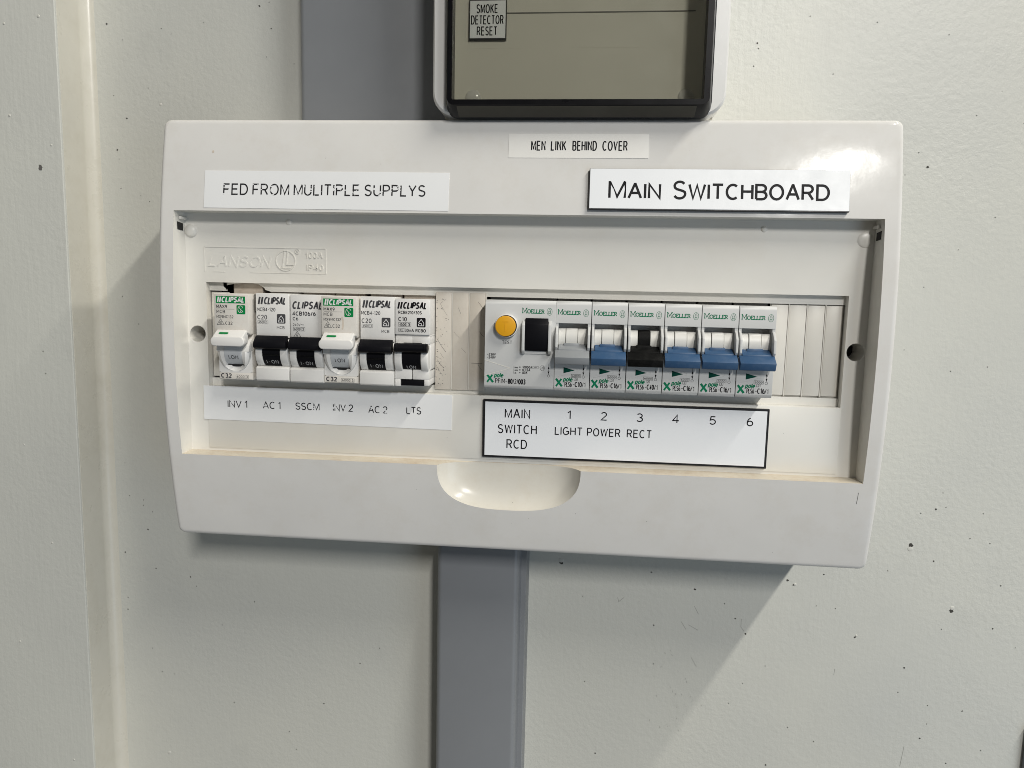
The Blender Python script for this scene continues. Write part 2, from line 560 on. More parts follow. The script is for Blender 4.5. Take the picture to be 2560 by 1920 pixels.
# ------------------------------------------------------------------ wall, pillar
WY = 83.0
wall = MB()
wall.box(-291, 900, WY, WY + 60, -900, 1200)
wall_o = wall.build('wall', 'wall', kind='structure', smooth=False)
pits = MB()
for x, z, r in [(-276.1,194.8,1.1),(-172.9,204.6,0.9),(-166.5,206.7,0.45),(-165.4,190.8,0.7),(-168.7,173.6,0.45),(-150.7,169.2,0.45),(-249.4,154.8,0.45),(-265,135.6,0.8),(-272.6,115.4,0.9),(-271.6,109.6,0.45),(-271.2,90.5,0.45),(-257.4,85.9,0.45),(-239,191.6,0.45),(-265.9,184.8,0.45),(-210.4,194.9,0.45),(-251.4,82.3,0.45),(-232.4,188.2,0.45),(-273.4,150.1,0.45),(268.2,-92,0.5),(264.8,-102.9,0.9),(256,-105.8,0.5),(270.8,-101.2,0.5),(287.1,-120.9,0.5),(251.8,-127.4,2.2),(266.6,-136.9,0.8),(239.1,-144.9,0.5),(199.6,-149.7,0.8),(177.1,-155,1.1),(180.9,-157.9,0.9),(280.3,-169.5,2),(275.3,-182,0.5),(306.5,-179.6,0.7),(222.1,-191.2,1),(152.5,-193.5,0.9),(145.4,-183.4,0.7),(92.5,-191.5,0.8),(118.3,-164.9,1.1),(89.3,-154.7,0.8),(44.5,-174.1,0.5),(166.6,-215,0.5),(152.7,-228.4,0.5),(93.4,-218.9,0.7),(47.8,-234.8,0.5),(254.7,-209.9,0.8),(252.2,-227,0.7),(271.3,-234.9,0.5),(293.2,-237.1,0.7),(268.5,-258.2,1),(272,-247.7,0.5),(56.9,-286.7,0.8),(171.3,-285.5,0.8),(201.4,-266.1,0.5),(144.4,-243.2,0.5),(308.5,-150.8,0.7),(299.3,-123.4,0.5),(196.4,-171.3,0.5),(208.5,-172.4,0.5),(137.9,-173.6,0.5),(29.3,-151.5,2),(183.9,-257.4,0.5),(321.3,-191.5,0.5),(307.2,-263.6,0.5),(286.3,-274.3,0.7),(137.1,179.5,0.8),(137.9,176.3,0.6),(135.8,166.2,0.6),(241.3,107.6,1.2),(228.7,102.9,0.5),(245.4,36.3,0.5),(237,-2.5,0.5),(215,-3.2,0.5),(286.9,-11.6,0.5),(265.5,-14.9,0.5),(205.5,190.6,0.5),(246.6,183.2,0.5),(166.8,194.5,0.5),(182.5,161.4,0.5),(266.4,137.4,0.5),(235.5,116,0.5),(282.6,78.5,0.5),(263.3,59,0.5),(-262.6,0.5,0.5),(-277,-96.8,0.5),(-264.5,-122.8,0.5),(-273.4,19.1,0.5),(-209.4,-211.4,0.5),(-135.5,-265.3,0.8),(-185.1,-192.7,0.5),(-95.1,-220.8,0.5),(-262.2,-232.5,0.5),(-161.3,-288.6,0.5),(-262,-144.1,0.9),(-279.8,-161.7,0.8),(-257.2,-172.3,0.7),(-231.7,-177.2,0.7),(-227.6,-183.7,0.5),(-279.2,-195.3,0.5),(-246.3,-251.1,0.5),(-255.6,-249.8,0.5),(-274.6,-120.2,0.5),(-258,-131.1,0.5),(-264.6,-126.6,0.5)]:
    n = 9
    r *= .8
    pp = []
    for i in range(n):
        q = 2 * PI * i / n
        rr = r * random.uniform(.55, 1.05)
        pp.append((x + rr * math.cos(q), z + rr * .95 * math.sin(q)))
    pits.prism(pp, WY - .12, WY + .5, 'y')
pits.build('paint_pinhole', 'pit', wall_o, kind='stuff', smooth=False)
sw = MB()
for pl in [[(110.4, -187.8), (113.7, -193.0)], [(115.2, -189.7), (121.7, -193.1)], [(149.3, -183.3), (149.3, -188.9), (151.6, -191.9)], [(121.4, -181.9), (118.3, -176.3)], [(118.1, -212.4), (121.9, -218.8)], [(211.2, -213.8), (210.9, -218.2)], [(259.2, -264.7), (257.7, -279.0)], [(67.8, -173.6), (68.6, -176.5), (72.0, -173.4)]]:
    sw.stroke(pl, .35, WY - .06)
for x, z in [(112.6, -265.9), (103.7, -262.3), (108.4, -241.0), (126.7, -246.5), (111.0, -257.3), (120.1, -243.9), (114.8, -228.7), (107.3, -238.2), (98.4, -221.1), (96.9, -242.3), (109.1, -240.0), (110.2, -223.1), (110.3, -249.2), (116.3, -230.7), (105.8, -212.3), (104.8, -209.4), (99.7, -264.5), (92.9, -259.9), (113.2, -239.8), (115.0, -253.6), (119.3, -240.7), (105.3, -235.5), (102.5, -245.1), (105.0, -263.5), (94.3, -228.3), (101.1, -211.3)]:
    sw.stroke([(x, z), (x + random.uniform(-.6, .6), z + random.uniform(.5, 1.4))], random.uniform(.2, .5), WY - .07)
sw.build('wall_scuff', 'scuffgrey', wall_o, kind='stuff', smooth=False)
lumps = MB()
for x, z, r in ((-241.2, 144.4, 1.4), (-252.6, -312.7, 1.8), (251.5, -129.5, 2.3), (280.6, -167.5, 2.0), (182, -157.5, 1.4), (29.3, -150, 2.4), (223, -190, 1.0)):
    lumps.dome(x, z, r * .75, WY + .05, .3)
lumps.build('paint_lump', 'lump', wall_o, kind='stuff')

pil = MB()
pil.box(-800, -291.2, 55, WY + 60, -900, 1200)
pil_o = pil.build('wall_pillar', 'pillar', kind='structure', bevel=.7, seg=3)
seal = MB()
prof = [(-291.25, WY + .5)] + [(-291.25 + 7.5 * (1 - math.cos(a)), WY - 7.5 * (1 - math.sin(a))) for a in [PI / 2 * i / 7 for i in range(8)]][::1]
prof = [(-291.3, WY + .4)] + [(-291.3 + 0.3 + 6.5 * (1 - math.cos(PI / 2 * i / 7)), WY - 6.5 + 6.45 * math.sin(PI / 2 * i / 7)) for i in range(8)] + [(-284.2, WY + .4)]
seal.prism(prof, -880, 1180, 'z')
seal.build('sealant_bead', 'seal', wall_o)
pside = MB().box(-291.3, -291.0, 56.6, WY - 5.5, -880, 1180)
pside.build('pillar_side_coat', 'seal', pil_o)
lp = MB()
for x, z, r in ((-302, 190, 1.5), (-325, 186, 1.1), (-325, 131, 1.3), (-298, 113, 1.0), (-313, -147, 1.2), (-341, -219, 1.1), (-306, -304, 1.1), (-337, 105, .9), (-329, -80, .8), (-345, 40, .7)):
    lp.dome(x, z, r * .7, 55.05, .35)
lp.build('paint_lump', 'lump', pil_o, kind='stuff')
chip = MB()
pp = []
for i in range(11):
    q = 2 * PI * i / 11
    rr = random.uniform(.8, 1.7)
    pp.append((-306 + rr * math.cos(q), 99.5 + 1.3 * rr * math.sin(q)))
chip.prism(pp, 54.8, 55.5, 'y')
chip.build('paint_chip', 'shoulder_dark', pil_o, smooth=False)

# ------------------------------------------------------------------ trunking
def trunking(name, x0, x1, xb, yf, z0, z1, label):
    o = thing(name, ((x0 + x1) / 2, WY, z0), label, 'cable trunking')
    off = ((x0 + x1) / 2, WY, z0)
    base = MB().prism([(x0 + .25, WY), (x0 + .25, yf + 8), (xb - .6, yf + 8), (xb, WY)], z0, z1, 'z')
    base.build('trunking_base', 'trunk', o, off, bevel=.3, seg=1)
    r = 3.5
    pf = [(x0, yf + 9)] + [(x0 + r - r * math.cos(PI / 2 * i / 5), yf + r - r * math.sin(PI / 2 * i / 5)) for i in range(6)]
    pf += [(x1 - r + r * math.sin(PI / 2 * i / 5) + 0, yf + r - r * math.cos(PI / 2 * i / 5)) for i in range(6)] + [(x1 + 1.2, yf + 9)]
    MB().prism(pf, z0 + .2, z1 - .2, 'z').build('trunking_lid', 'trunk', o, off)
    return o


trunking('cable_trunking', -136.3, -38, -34, 55, 112, 700, 'wide grey plastic trunking rising behind the smoky upper box')
trunking('cable_trunking', -49.6, 3.2, 8.0, 55, -800, -112, 'narrow grey plastic trunking running down from below the switchboard')
trunking('cable_trunking', 333.2, 372, 374, 76, -800, -244, 'dark sliver of trunking at the lower right edge of the picture')

# ------------------------------------------------------------------ switchboard housing
XO, ZO = 196.6, 118.5
def fy(z):
    return -2.9 + 12.2 * (z / 118.5) ** 2


sb = thing('switchboard', (0, WY, -ZO), 'wide cream plastic switchboard enclosure with an open recess of circuit breakers', 'switchboard')
OFF = (0, WY, -ZO)
xs = [0, .25, .6, 1.1, 1.8, 2.6, 4]
xs = sorted(set([-XO + e for e in xs] + [XO - e for e in xs] + [-188, -42, 42, 188]))
zs = [0, .25, .6, 1.1, 1.8, 2.6, 4]
zs = sorted(set([-ZO + e for e in zs] + [ZO - e for e in zs] + [-68.4, 68.4, -96] + [-68.4 + 136.8 * i / 16 for i in range(17)] + [-96 + 27.6 * i / 6 for i in range(7)] + [-114.5 + 18.5 * i / 4 for i in range(5)] + [68.4 + 46.1 * i / 10 for i in range(11)]))
zs = [z for i, z in enumerate(zs) if i == 0 or z - zs[i - 1] > 1e-4]
RR, RC = 2.2, 4.0


def hp(x, z):
    ex, ez = XO - abs(x), ZO - abs(z)
    e = min(ex, ez)
    y = fy(z)
    if e < RR:
        y += RR - math.sqrt(max(RR * RR - (RR - e) ** 2, 0))
    if ex < RC and ez < RC:
        qx, qz = RC - ex, RC - ez
        mm_, l = max(qx, qz), math.hypot(qx, qz)
        k = mm_ / l if l else 1
        x = math.copysign(XO - RC + qx * k, x)
        z = math.copysign(ZO - RC + qz * k, z)
    return (x, y, z)


hb = MB()
idx = {}
vs, fs = [], []
for j, z in enumerate(zs):
    for i, x in enumerate(xs):
        idx[i, j] = len(vs)
        vs.append(hp(x, z))
for j in range(len(zs) - 1):
    for i in range(len(xs) - 1):
        cx, cz = (xs[i] + xs[i + 1]) / 2, (zs[j] + zs[j + 1]) / 2
        if abs(cx) < 188 and abs(cz) < 68.4:
            continue
        if abs(cx) < 42 and -96 < cz < -68.4:
            continue
        fs.append((idx[i, j], idx[i + 1, j], idx[i + 1, j + 1], idx[i, j + 1]))
# outer sides going back to the wall
I, J = len(xs) - 1, len(zs) - 1
ring = [(i, 0) for i in range(I)] + [(I, j) for j in range(J)] + [(i, J) for i in range(I, 0, -1)] + [(0, j) for j in range(J, 0, -1)]
nb = len(vs)
for k in ring:
    v_ = vs[idx[k]]
    vs.append((v_[0] + math.copysign(.0, v_[0]), WY - .2, v_[2]))
for a in range(len(ring)):
    b_ = (a + 1) % len(ring)
    fs.append((idx[ring[a]], idx[ring[b_]], nb + b_, nb + a))
hb.add(vs, fs)
# finger scoop below the recess, a bowl with a D-shaped rim
EXP = 2.7
hw, hh, zt = 39.8, 25.0, -68.4
angs = sorted(set([i * 180 / 40 for i in range(41)] + [math.degrees(math.atan2(27.6, 42)), 180 - math.degrees(math.atan2(27.6, 42))]))
rads = [0, .2, .4, .55, .68, .78, .86, .92, .96, .985, 1.0]
vs, fs = [], []
nr = len(rads) + 2
for a in angs:
    c_, s_ = math.cos(math.radians(a)), math.sin(math.radians(a))
    rb = (abs(c_ / hw) ** EXP + abs(s_ / hh) ** EXP) ** (-1 / EXP)
    for r in rads:
        x, z = c_ * rb * r, zt - s_ * rb * r
        d = (12.0 - fy(z)) * min(1, (1 - r ** 5.0)) ** .75 if r < 1 else 0
        vs.append((x, fy(z) + d, z))
    x, z = c_ * rb * 1.012, zt - s_ * rb * 1.012
    vs.append((x, fy(z) - .0, z))
    ro = min(42 / abs(c_) if abs(c_) > 1e-6 else 1e9, 27.6 / s_ if s_ > 1e-6 else 1e9)
    x, z = c_ * ro, zt - s_ * ro
    vs.append((x, fy(z), z))
for k in range(len(angs) - 1):
    for r in range(nr - 1):
        fs.append((k * nr + r, k * nr + r + 1, (k + 1) * nr + r + 1, (k + 1) * nr + r))
hb.add(vs, [f for i, f in enumerate(fs) if i % (nr - 1) >= len(rads) - 1])
hb.build('housing', 'housing', sb, OFF, angle=28)
MB().add(vs, [f for i, f in enumerate(fs) if i % (nr - 1) < len(rads) - 1]).build('finger_recess', 'recess', sb, OFF, angle=28)

# recess walls (butt against rim, stop at the inner panel)
rw = MB()
nz = 16
for sx in (-1, 1):
    vs = []
    for i in range(nz + 1):
        z = -68.4 + 136.8 * i / nz
        vs += [(sx * 188, fy(z) + .02, z), (sx * 187.8, 12.2, z)]
    rw.add(vs, [(2 * i, 2 * i + 1, 2 * i + 3, 2 * i + 2) for i in range(nz)])
rw.add([(-188, fy(68.4), 68.4), (188, fy(68.4), 68.4), (188, 12.2, 68.2), (-188, 12.2, 68.2)], [(0, 1, 2, 3)])
rw.build('recess_wall', 'cream', sb, OFF, smooth=False)
for xa, xb in ((-188, -39.8), (39.8, 188)):
    sh = MB()
    n = 40
    vs = []
    for i in range(n + 1):
        x = xa + (xb - xa) * i / n
        vs += [(x, fy(-68.4), -68.4), (x, 12.2, -67.9)]
    sh.add(vs, [(2 * i, 2 * i + 1, 2 * i + 3, 2 * i + 2) for i in range(n)])
    sh.build('dusty_ledge', 'dirt', sb, OFF, smooth=False)
sh = MB()
vs = []
n = 60
for i in range(n + 1):
    x = -39.8 + 79.6 * i / n
    r_ = min(1, abs(x) / 39.8)
    d = (12.0 - fy(zt)) * (1 - r_ ** 5.0) ** .75
    vs += [(x, fy(zt) + d, -68.4), (x, 12.25, -67.9)]
sh.add(vs, [(2 * i, 2 * i + 1, 2 * i + 3, 2 * i + 2) for i in range(n)])
sh.build('scoop_ledge', 'dirt', sb, OFF, smooth=False)

# inner panel with the breaker opening and two screw holes
ip = MB()
PY = 12.0
HZ = 6.5
def quad(mb, x0, x1, z0, z1, y=PY):
    mb.poly([(x0, z0), (x1, z0), (x1, z1), (x0, z1)], y)


quad(ip, -187.9, 187.9, 29.6, 68.3)
quad(ip, -187.9, 187.9, -67.95, -30.0)
quad(ip, -187.9, -176.3, HZ, 29.6)
quad(ip, -187.9, -176.3, -30.0, -HZ)
quad(ip, 177.2, 187.9, HZ, 29.6)
quad(ip, 177.2, 187.9, -30.0, -HZ)
for cx, xa, xb in ((-182.1, -187.9, -176.3), (182.8, 177.2, 187.9)):
    n, r = 40, 4.7
    inn = [(cx + r * math.cos(2 * PI * i / n), r * math.sin(2 * PI * i / n)) for i in range(n)]
    out = []
    for i in range(n):
        c_, s_ = math.cos(2 * PI * i / n), math.sin(2 * PI * i / n)
        k = min(((xb - cx) / c_) if c_ > 1e-6 else ((xa - cx) / c_ if c_ < -1e-6 else 1e9), HZ / abs(s_) if abs(s_) > 1e-6 else 1e9)
        out.append((cx + c_ * k, s_ * k))
    for sx_, X_ in ((1, xb), (-1, xa)):       # corners
        for sz in (1, -1):
            j = min(range(n), key=lambda i: math.dist(out[i], (X_, sz * HZ)))
            out[j] = (X_, sz * HZ)
    ip.add([(x, PY, z) for x, z in inn + out], [(i, (i + 1) % n, n + (i + 1) % n, n + i) for i in range(n)])
    ip.add([(x, PY, z) for x, z in inn] + [(x, 34, z) for x, z in inn], [(i, (i + 1) % n, n + (i + 1) % n, n + i) for i in range(n)])
# opening walls and the ledge behind, its upper lip broken above the first breaker
ip.add([(-176.3, PY, 29.6), (177.2, PY, 29.6), (177.2, 16.2, 29.6), (-176.3, 16.2, 29.6)], [(0, 1, 2, 3)])
ip.add([(-176.3, PY, -30), (177.2, PY, -30), (177.2, 16.2, -30), (-176.3, 16.2, -30)], [(3, 2, 1, 0)])
ip.add([(-176.3, PY, -30), (-176.3, PY, 29.6), (-176.3, 30, 29.6), (-176.3, 30, -30)], [(0, 1, 2, 3)])
ip.add([(177.2, PY, -30), (177.2, PY, 29.6), (177.2, 30, 29.6), (177.2, 30, -30)], [(3, 2, 1, 0)])
low = [(-176.3, 24.9), (-165.9, 24.8), (-166.6, 26.2), (-168.0, 27.4), (-165.3, 28.3), (-161.5, 29.0), (-156, 29.45), (-150.5, 29.4), (-147, 28.9), (-144.8, 27.6), (-143.6, 26.9), (-143.1, 25.8), (-140.8, 25.2), (-140, 24.9), (177.2, 24.7)]
vs = []
for x, z in low:
    vs += [(x, 16.0, z), (x, 16.0, 29.6), (x, 17.4, z)]
ip.add(vs, [(3 * i, 3 * i + 3, 3 * i + 4, 3 * i + 1) for i in range(len(low) - 1)] + [(3 * i, 3 * i + 2, 3 * i + 5, 3 * i + 3) for i in range(len(low) - 1)])
ip.box(-176.2, 177.1, 16.0, 17.4, -29.95, -25.6)
ip.build('inner_panel', 'cream', sb, OFF, smooth=False)
lpn = MB().box(-177.0, 177.5, 11.55, 12.3, -66.4, -30.15)
lpn.build('lower_panel_pad', 'cream', sb, OFF, bevel=.25, seg=2)
MB().box(-195, 195, 58, 60, -116, 116).build('shade_backing', 'dark', sb, OFF, smooth=False)  # black sheet added so the gaps around the breakers show dark

# hinge slots, pegs, domes
for sx in (-1, 1):
    hs = MB().prism([(4.2, 58.4), (9.6, 58.0), (9.6, 62.0), (4.0, 62.6)], sx * 187.95, sx * 187.6, 'x')  # dark slab stands for the shade of a slot that is not cut
    hs.build('hinge_slot_shade', 'dark', sb, OFF, smooth=False)
    x0, x1 = sorted((sx * 187.8, sx * 186.3))
    MB().box(x0, x1, 5.6, 12.1, 64.0, 65.6).build('hinge_peg', 'cream', sb, OFF, bevel=.3)
    if sx < 0:
        MB().dome(-184.2, 58.2, 3.8, 12.1, 2.2, rz=3.8).build('hinge_cup', 'cream', sb, OFF)
    else:
        MB().dome(183.4, 58.6, 4.4, 12.1, .9, rz=4.2).build('hinge_cup', 'cream', sb, OFF)
MB().dome(-127, 63.7, 1.7, 12.05, .8).build('moulded_dimple', 'cream', sb, OFF)
MB().dome(131.6, 63.5, 1.7, 12.05, .8).build('moulded_dimple', 'cream', sb, OFF)
for cx in (-182.1, 182.8):
    MB().cyl(cx, 0, 4.6, 30, 33, 24).build('hole_bottom', 'dark', sb, OFF, smooth=False)
# embossed maker's panel
em = MB()
for a, b_ in (((-176.7, 49.4), (-105.9, 49.4)), ((-105.9, 49.4), (-105.9, 35.5)), ((-176.7, 49.4), (-176.7, 35.5))):
    em.stroke([a, b_], .45, 11.72, False, .4)
em.stroke([(-172, 35.7), (-165, 35.6)], .35, 11.8, False, .3)
em.stroke([(-150, 35.5), (-106, 35.45)], .3, 11.8, False, .3)
em.build('embossed_border', 'cream', sb, OFF, smooth=False)
em = MB()
txt(em, 'LANSON', -174.2, 38.9, 5.3, 35.0, .18, .28, 11.72, gap=.24, depth=.4)
em.build('embossed_lettering', 'cream', sb, OFF, smooth=False)
em = MB()
em.stroke(ell(-129.1, 42.4, 5.6, 5.5, 32), .5, 11.62, True, .5)
em.stroke([(-129.6, 47.5), (-131.0, 38.6)], .5, 11.6, False, .5)
em.stroke([(-132.0, 38.3), (-125.0, 38.3)], .5, 11.6, False, .5)
em.stroke([(-127.8, 47.6), (-128.6, 40.2), (-124.2, 40.2)], .5, 11.6, False, .5)
em.stroke(ell(-122.2, 47.6, 1.3, 1.3, 16), .3, 11.65, True, .4)
txt(em, 'R', -122.7, 46.9, 1.4, None, .2, 0, 11.65, depth=.4)
em.build('embossed_emblem', 'cream', sb, OFF, smooth=False)
em = MB()
txt(em, '100A', -117.3, 44.2, 2.9, 9.4, .17, 0, 11.6, gap=.3, depth=.5)
txt(em, 'IP40', -116.6, 37.5, 2.9, 9.0, .17, 0, 11.6, gap=.3, depth=.5)
em.build('embossed_rating', 'cream', sb, OFF, smooth=False)

# scuffs on the housing
sc = MB()
sc.stroke([(186.3, -73.5), (186.2, -76.5), (186.0, -79.8)], .24, -.06)
for i in range(26):
    x, z = random.uniform(-185, 185), random.choice((random.uniform(-114, -74), random.uniform(74, 112)))
    r = random.uniform(.1, .28)
    sc.stroke([(x, z), (x + r, z + random.uniform(-.3, .3))], r, -.06)
sc.build('scuff_mark', 'shoulder_dark', sb, OFF, smooth=False, kind='stuff', warp=lambda x, y, z: (x, y + fy(z), z))
MB().poly(ell(-166.7, 100.6, .62, .75, 12)[:-1], -.08).build('brown_spot', 'shoulder', sb, OFF, smooth=False, warp=lambda x, y, z: (x, y + fy(z), z))

# blanking strips
def blank(x0, x1, z0, z1, y, mat, ridge=True):
    b_ = MB().box(x0, x1, y, y + 1.6, z0, z1)
    b_.build('blanking_strip', mat, sb, OFF, bevel=.18, seg=2)


for i, (a, b_) in enumerate(((-43.8, -34.9), (-34.1, -25.3), (-24.5, -15.9))):
    blank(a, b_, -27.75, 26.8, 14.3, 'blank')
for a in (-34.9, -25.3, -15.9):
    MB().box(a + .05, a + .75, 14.6, 15.9, -27.7, 26.7).build('strip_ridge', 'strip', sb, OFF, bevel=.1, seg=1)
for a, b_ in ((-175.5, -165.2), (139.0, 147.9), (148.7, 157.4), (158.2, 166.9), (167.8, 176.2)):
    blank(a, b_, -24.7, 24.1, 16.6, 'strip')
for a in (147.9, 157.4, 166.9):
    MB().box(a + .1, a + .7, 16.3, 17.6, -25.2, 24.6).build('strip_ridge', 'strip', sb, OFF, bevel=.1, seg=1)
MB().box(138.6, 177.0, 17.9, 18.6, -25.55, 24.75).build('strip_backing', 'strip', sb, OFF, smooth=False)
scr = MB()
for x, z, dx, dz in ((-41.5, 21, 4.2, -7), (-33.5, 5, 3.2, -3.2), (-43, 1, 5.2, -7.5), (-31, 18.5, 1.5, -3.5), (-23.5, -12.3, 6.5, -.2), (-19, 5.5, 2.5, -3), (-19.5, -13, 2.5, -3.5), (-42.6, -11, 3.5, -4.5), (-20, 22, 3.5, -4), (-29, -4, 2.5, -2.5), (-43.3, -14, 4, -6), (-41, -7, 2, -3)):
    scr.stroke([(x, z), (x + dx * .5, z + dz * .55), (x + dx, z + dz)], random.uniform(.08, .17), 14.24)
for i in range(60):
    x = -43.6 + random.random() ** 2 * 7
    z = random.uniform(-27, 24)
    scr.stroke([(x, z), (x + random.uniform(.2, .7), z + random.uniform(-.5, .5))], random.uniform(.1, .3), 14.24)
scr.build('scratches', 'greyprint', sb, OFF, smooth=False, kind='stuff')


# ------------------------------------------------------------------ circuit breakers
def arcprof(cy, cz, r, a0, a1, n=10):
    """points (y, z) on an arc, angle from the viewer direction, upward positive"""
    return [(cy - r * math.cos(math.radians(a0 + (a1 - a0) * i / n)), cz + r * math.sin(math.radians(a0 + (a1 - a0) * i / n))) for i in range(n + 1)]


def drum(mb, x0, x1, cy, cz, r, a0, a1, back):
    pr = arcprof(cy, cz, r, a0, a1) + [(back, cz + r * math.sin(math.radians(a1))), (back, cz + r * math.sin(math.radians(a0)))]
    return mb.prism(pr, x0, x1, 'x')


def on_drum(cy, cz, r):
    return lambda x, y, z: (x, y + cy - math.sqrt(max(r * r - (z - cz) ** 2, 0)), z)


def clip_logo(mb, x, z, h, wd, y, first=True):
    xx = x
    if first:
        for i in range(2):
            mb.stroke([(xx + .4, z), (xx + .4 + .2 * h, z + h)], .27 * h, y)
            xx += .40 * h
        xx += .1
    txt(mb, 'CLIPSAL', xx + .35, z + .10 * h, h * .82, x + wd - xx - .75, .25, .2, y, gap=.40)


def slot_shell(o, wdt, top, mat, shm, zt=24.1, zb=-24.4):
    MB().box(.15, wdt - .15, 3.0, 40, -40, 40).build('breaker_body_rear', shm, o) if False else None
    MB().box(.3, wdt - (1.4 if mat == 'mcb_old' else .3), 18.6, 52, -42, 42).build('breaker_base', shm, o, bevel=.4, seg=1)


def make_mcb4(loc, label, kind):
    W = 18.9
    o = thing('circuit_breaker', loc, label, 'circuit breaker', 'black lever circuit breakers')
    slot_shell(o, W, 0, 'mcb', 'shoulder')
    b = MB()
    b.box(0, W, 0, 18.4, -.2, 24.1)
    b.box(0, W, 2.2, 18.3, -16.0, -.21)
    b.prism([(-1.6, -17.0), (-1.6, -23.6), (-.6, -24.4), (18.2, -24.4), (18.2, -16.05), (-.2, -16.05)], .05, W - .05, 'x')
    b.build('body', 'mcb', o, bevel=.35, seg=2)
    c = MB()
    for a, b_ in ((.3, 4.0), (14.3, 18.5)):
        drum(c, a, b_, 6.5, -8.6, 9.3, -52, 62, 4.5)
    c.build('cheek', 'mcb', o, bevel=.25)
    d = MB()
    drum(d, 4.15, 14.15, 6.6, -8.0, 9.1, -64, 60, 4.5)
    dr = d.build('switch_drum', 'black', o, bevel=.1, seg=1)
    g = MB()
    for z in (-9.2, -9.9):
        g.box(4.2, 14.1, -2.65, 0, z - .18, z + .12)
    g.build('drum_rib', 'dusty_black', o, bevel=.08, seg=1)
    p_ = MB()
    txt(p_, 'I * ON', 6.1, -14.4, 1.75, 6.4, .16, 0, -.07, gap=.3)
    p_.build('lever_print', 'palegreyprint', o, smooth=False, warp=on_drum(6.6, -8.0, 9.1))
    l = MB()
    l.prism([(-.6, 1.0), (-2.2, 1.0), (-6.0, -2.6), (-6.2, -5.4), (-3.4, -6.6), (-.6, -5.0)], 0.4, 18.6, 'x')
    l.build('lever', 'black', o, bevel=.55, seg=2)
    g = MB()
    if kind == 'mcb4':
        clip_logo(g, 1.2, 18.1, 4.0, 15.9, -.05)
        txt(g, 'MCB4-120', .7, 14.4, 1.75, 10.3, .16, 0, -.05)
        txt(g, 'C20', .9, 9.9, 2.2, 5.2, .15, 0, -.05)
        framed(g, '45003', .9, 6.8, 7.3, 9.1, -.05, .1, .15, 5.3)
        txt(g, 'MCB', 11.9, 4.8, 1.4, 4.2, .15, 0, -.05)
        g.poly(rrect(11.9, 16.8, 7.7, 12.9, .6), -.05)
        g.build('face_print', 'greyprint', o, smooth=False)
        h = MB()
        h.stroke([(12.9, 10.0), (14.35, 12.0), (15.8, 10.0), (15.8, 8.5), (12.9, 8.5), (12.9, 9.6)], .32, -.1)
        h.stroke([(12.9, 9.3), (13.7, 9.9), (14.6, 9.6), (14.6, 8.6)], .3, -.11)
        h.build('house_symbol', 'whiteprint', o, smooth=False)
    else:
        clip_logo(g, 1.0, 16.2, 4.2, 17.2, -.05, False)
        txt(g, '4CB106/6', 1.4, 12.8, 1.9, 12.8, .22, 0, -.05)
        txt(g, 'C6', 1.5, 10.1, 1.5, 2.8, .2, 0, -.05)
        txt(g, '240V', 1.5, 6.9, 1.3, 4.1, .16, 0, -.05)
        txt(g, '~', 5.9, 6.9, 1.5, 1.7, .14, 0, -.05)
        framed(g, '60003', 1.7, 8.2, 4.2, 6.2, -.05, .14, .17, 6.1)
        rcm(g, 1.8, .9, 4.0, -.05, .25)
        g.build('face_print', 'greyprint', o, smooth=False)
    return o


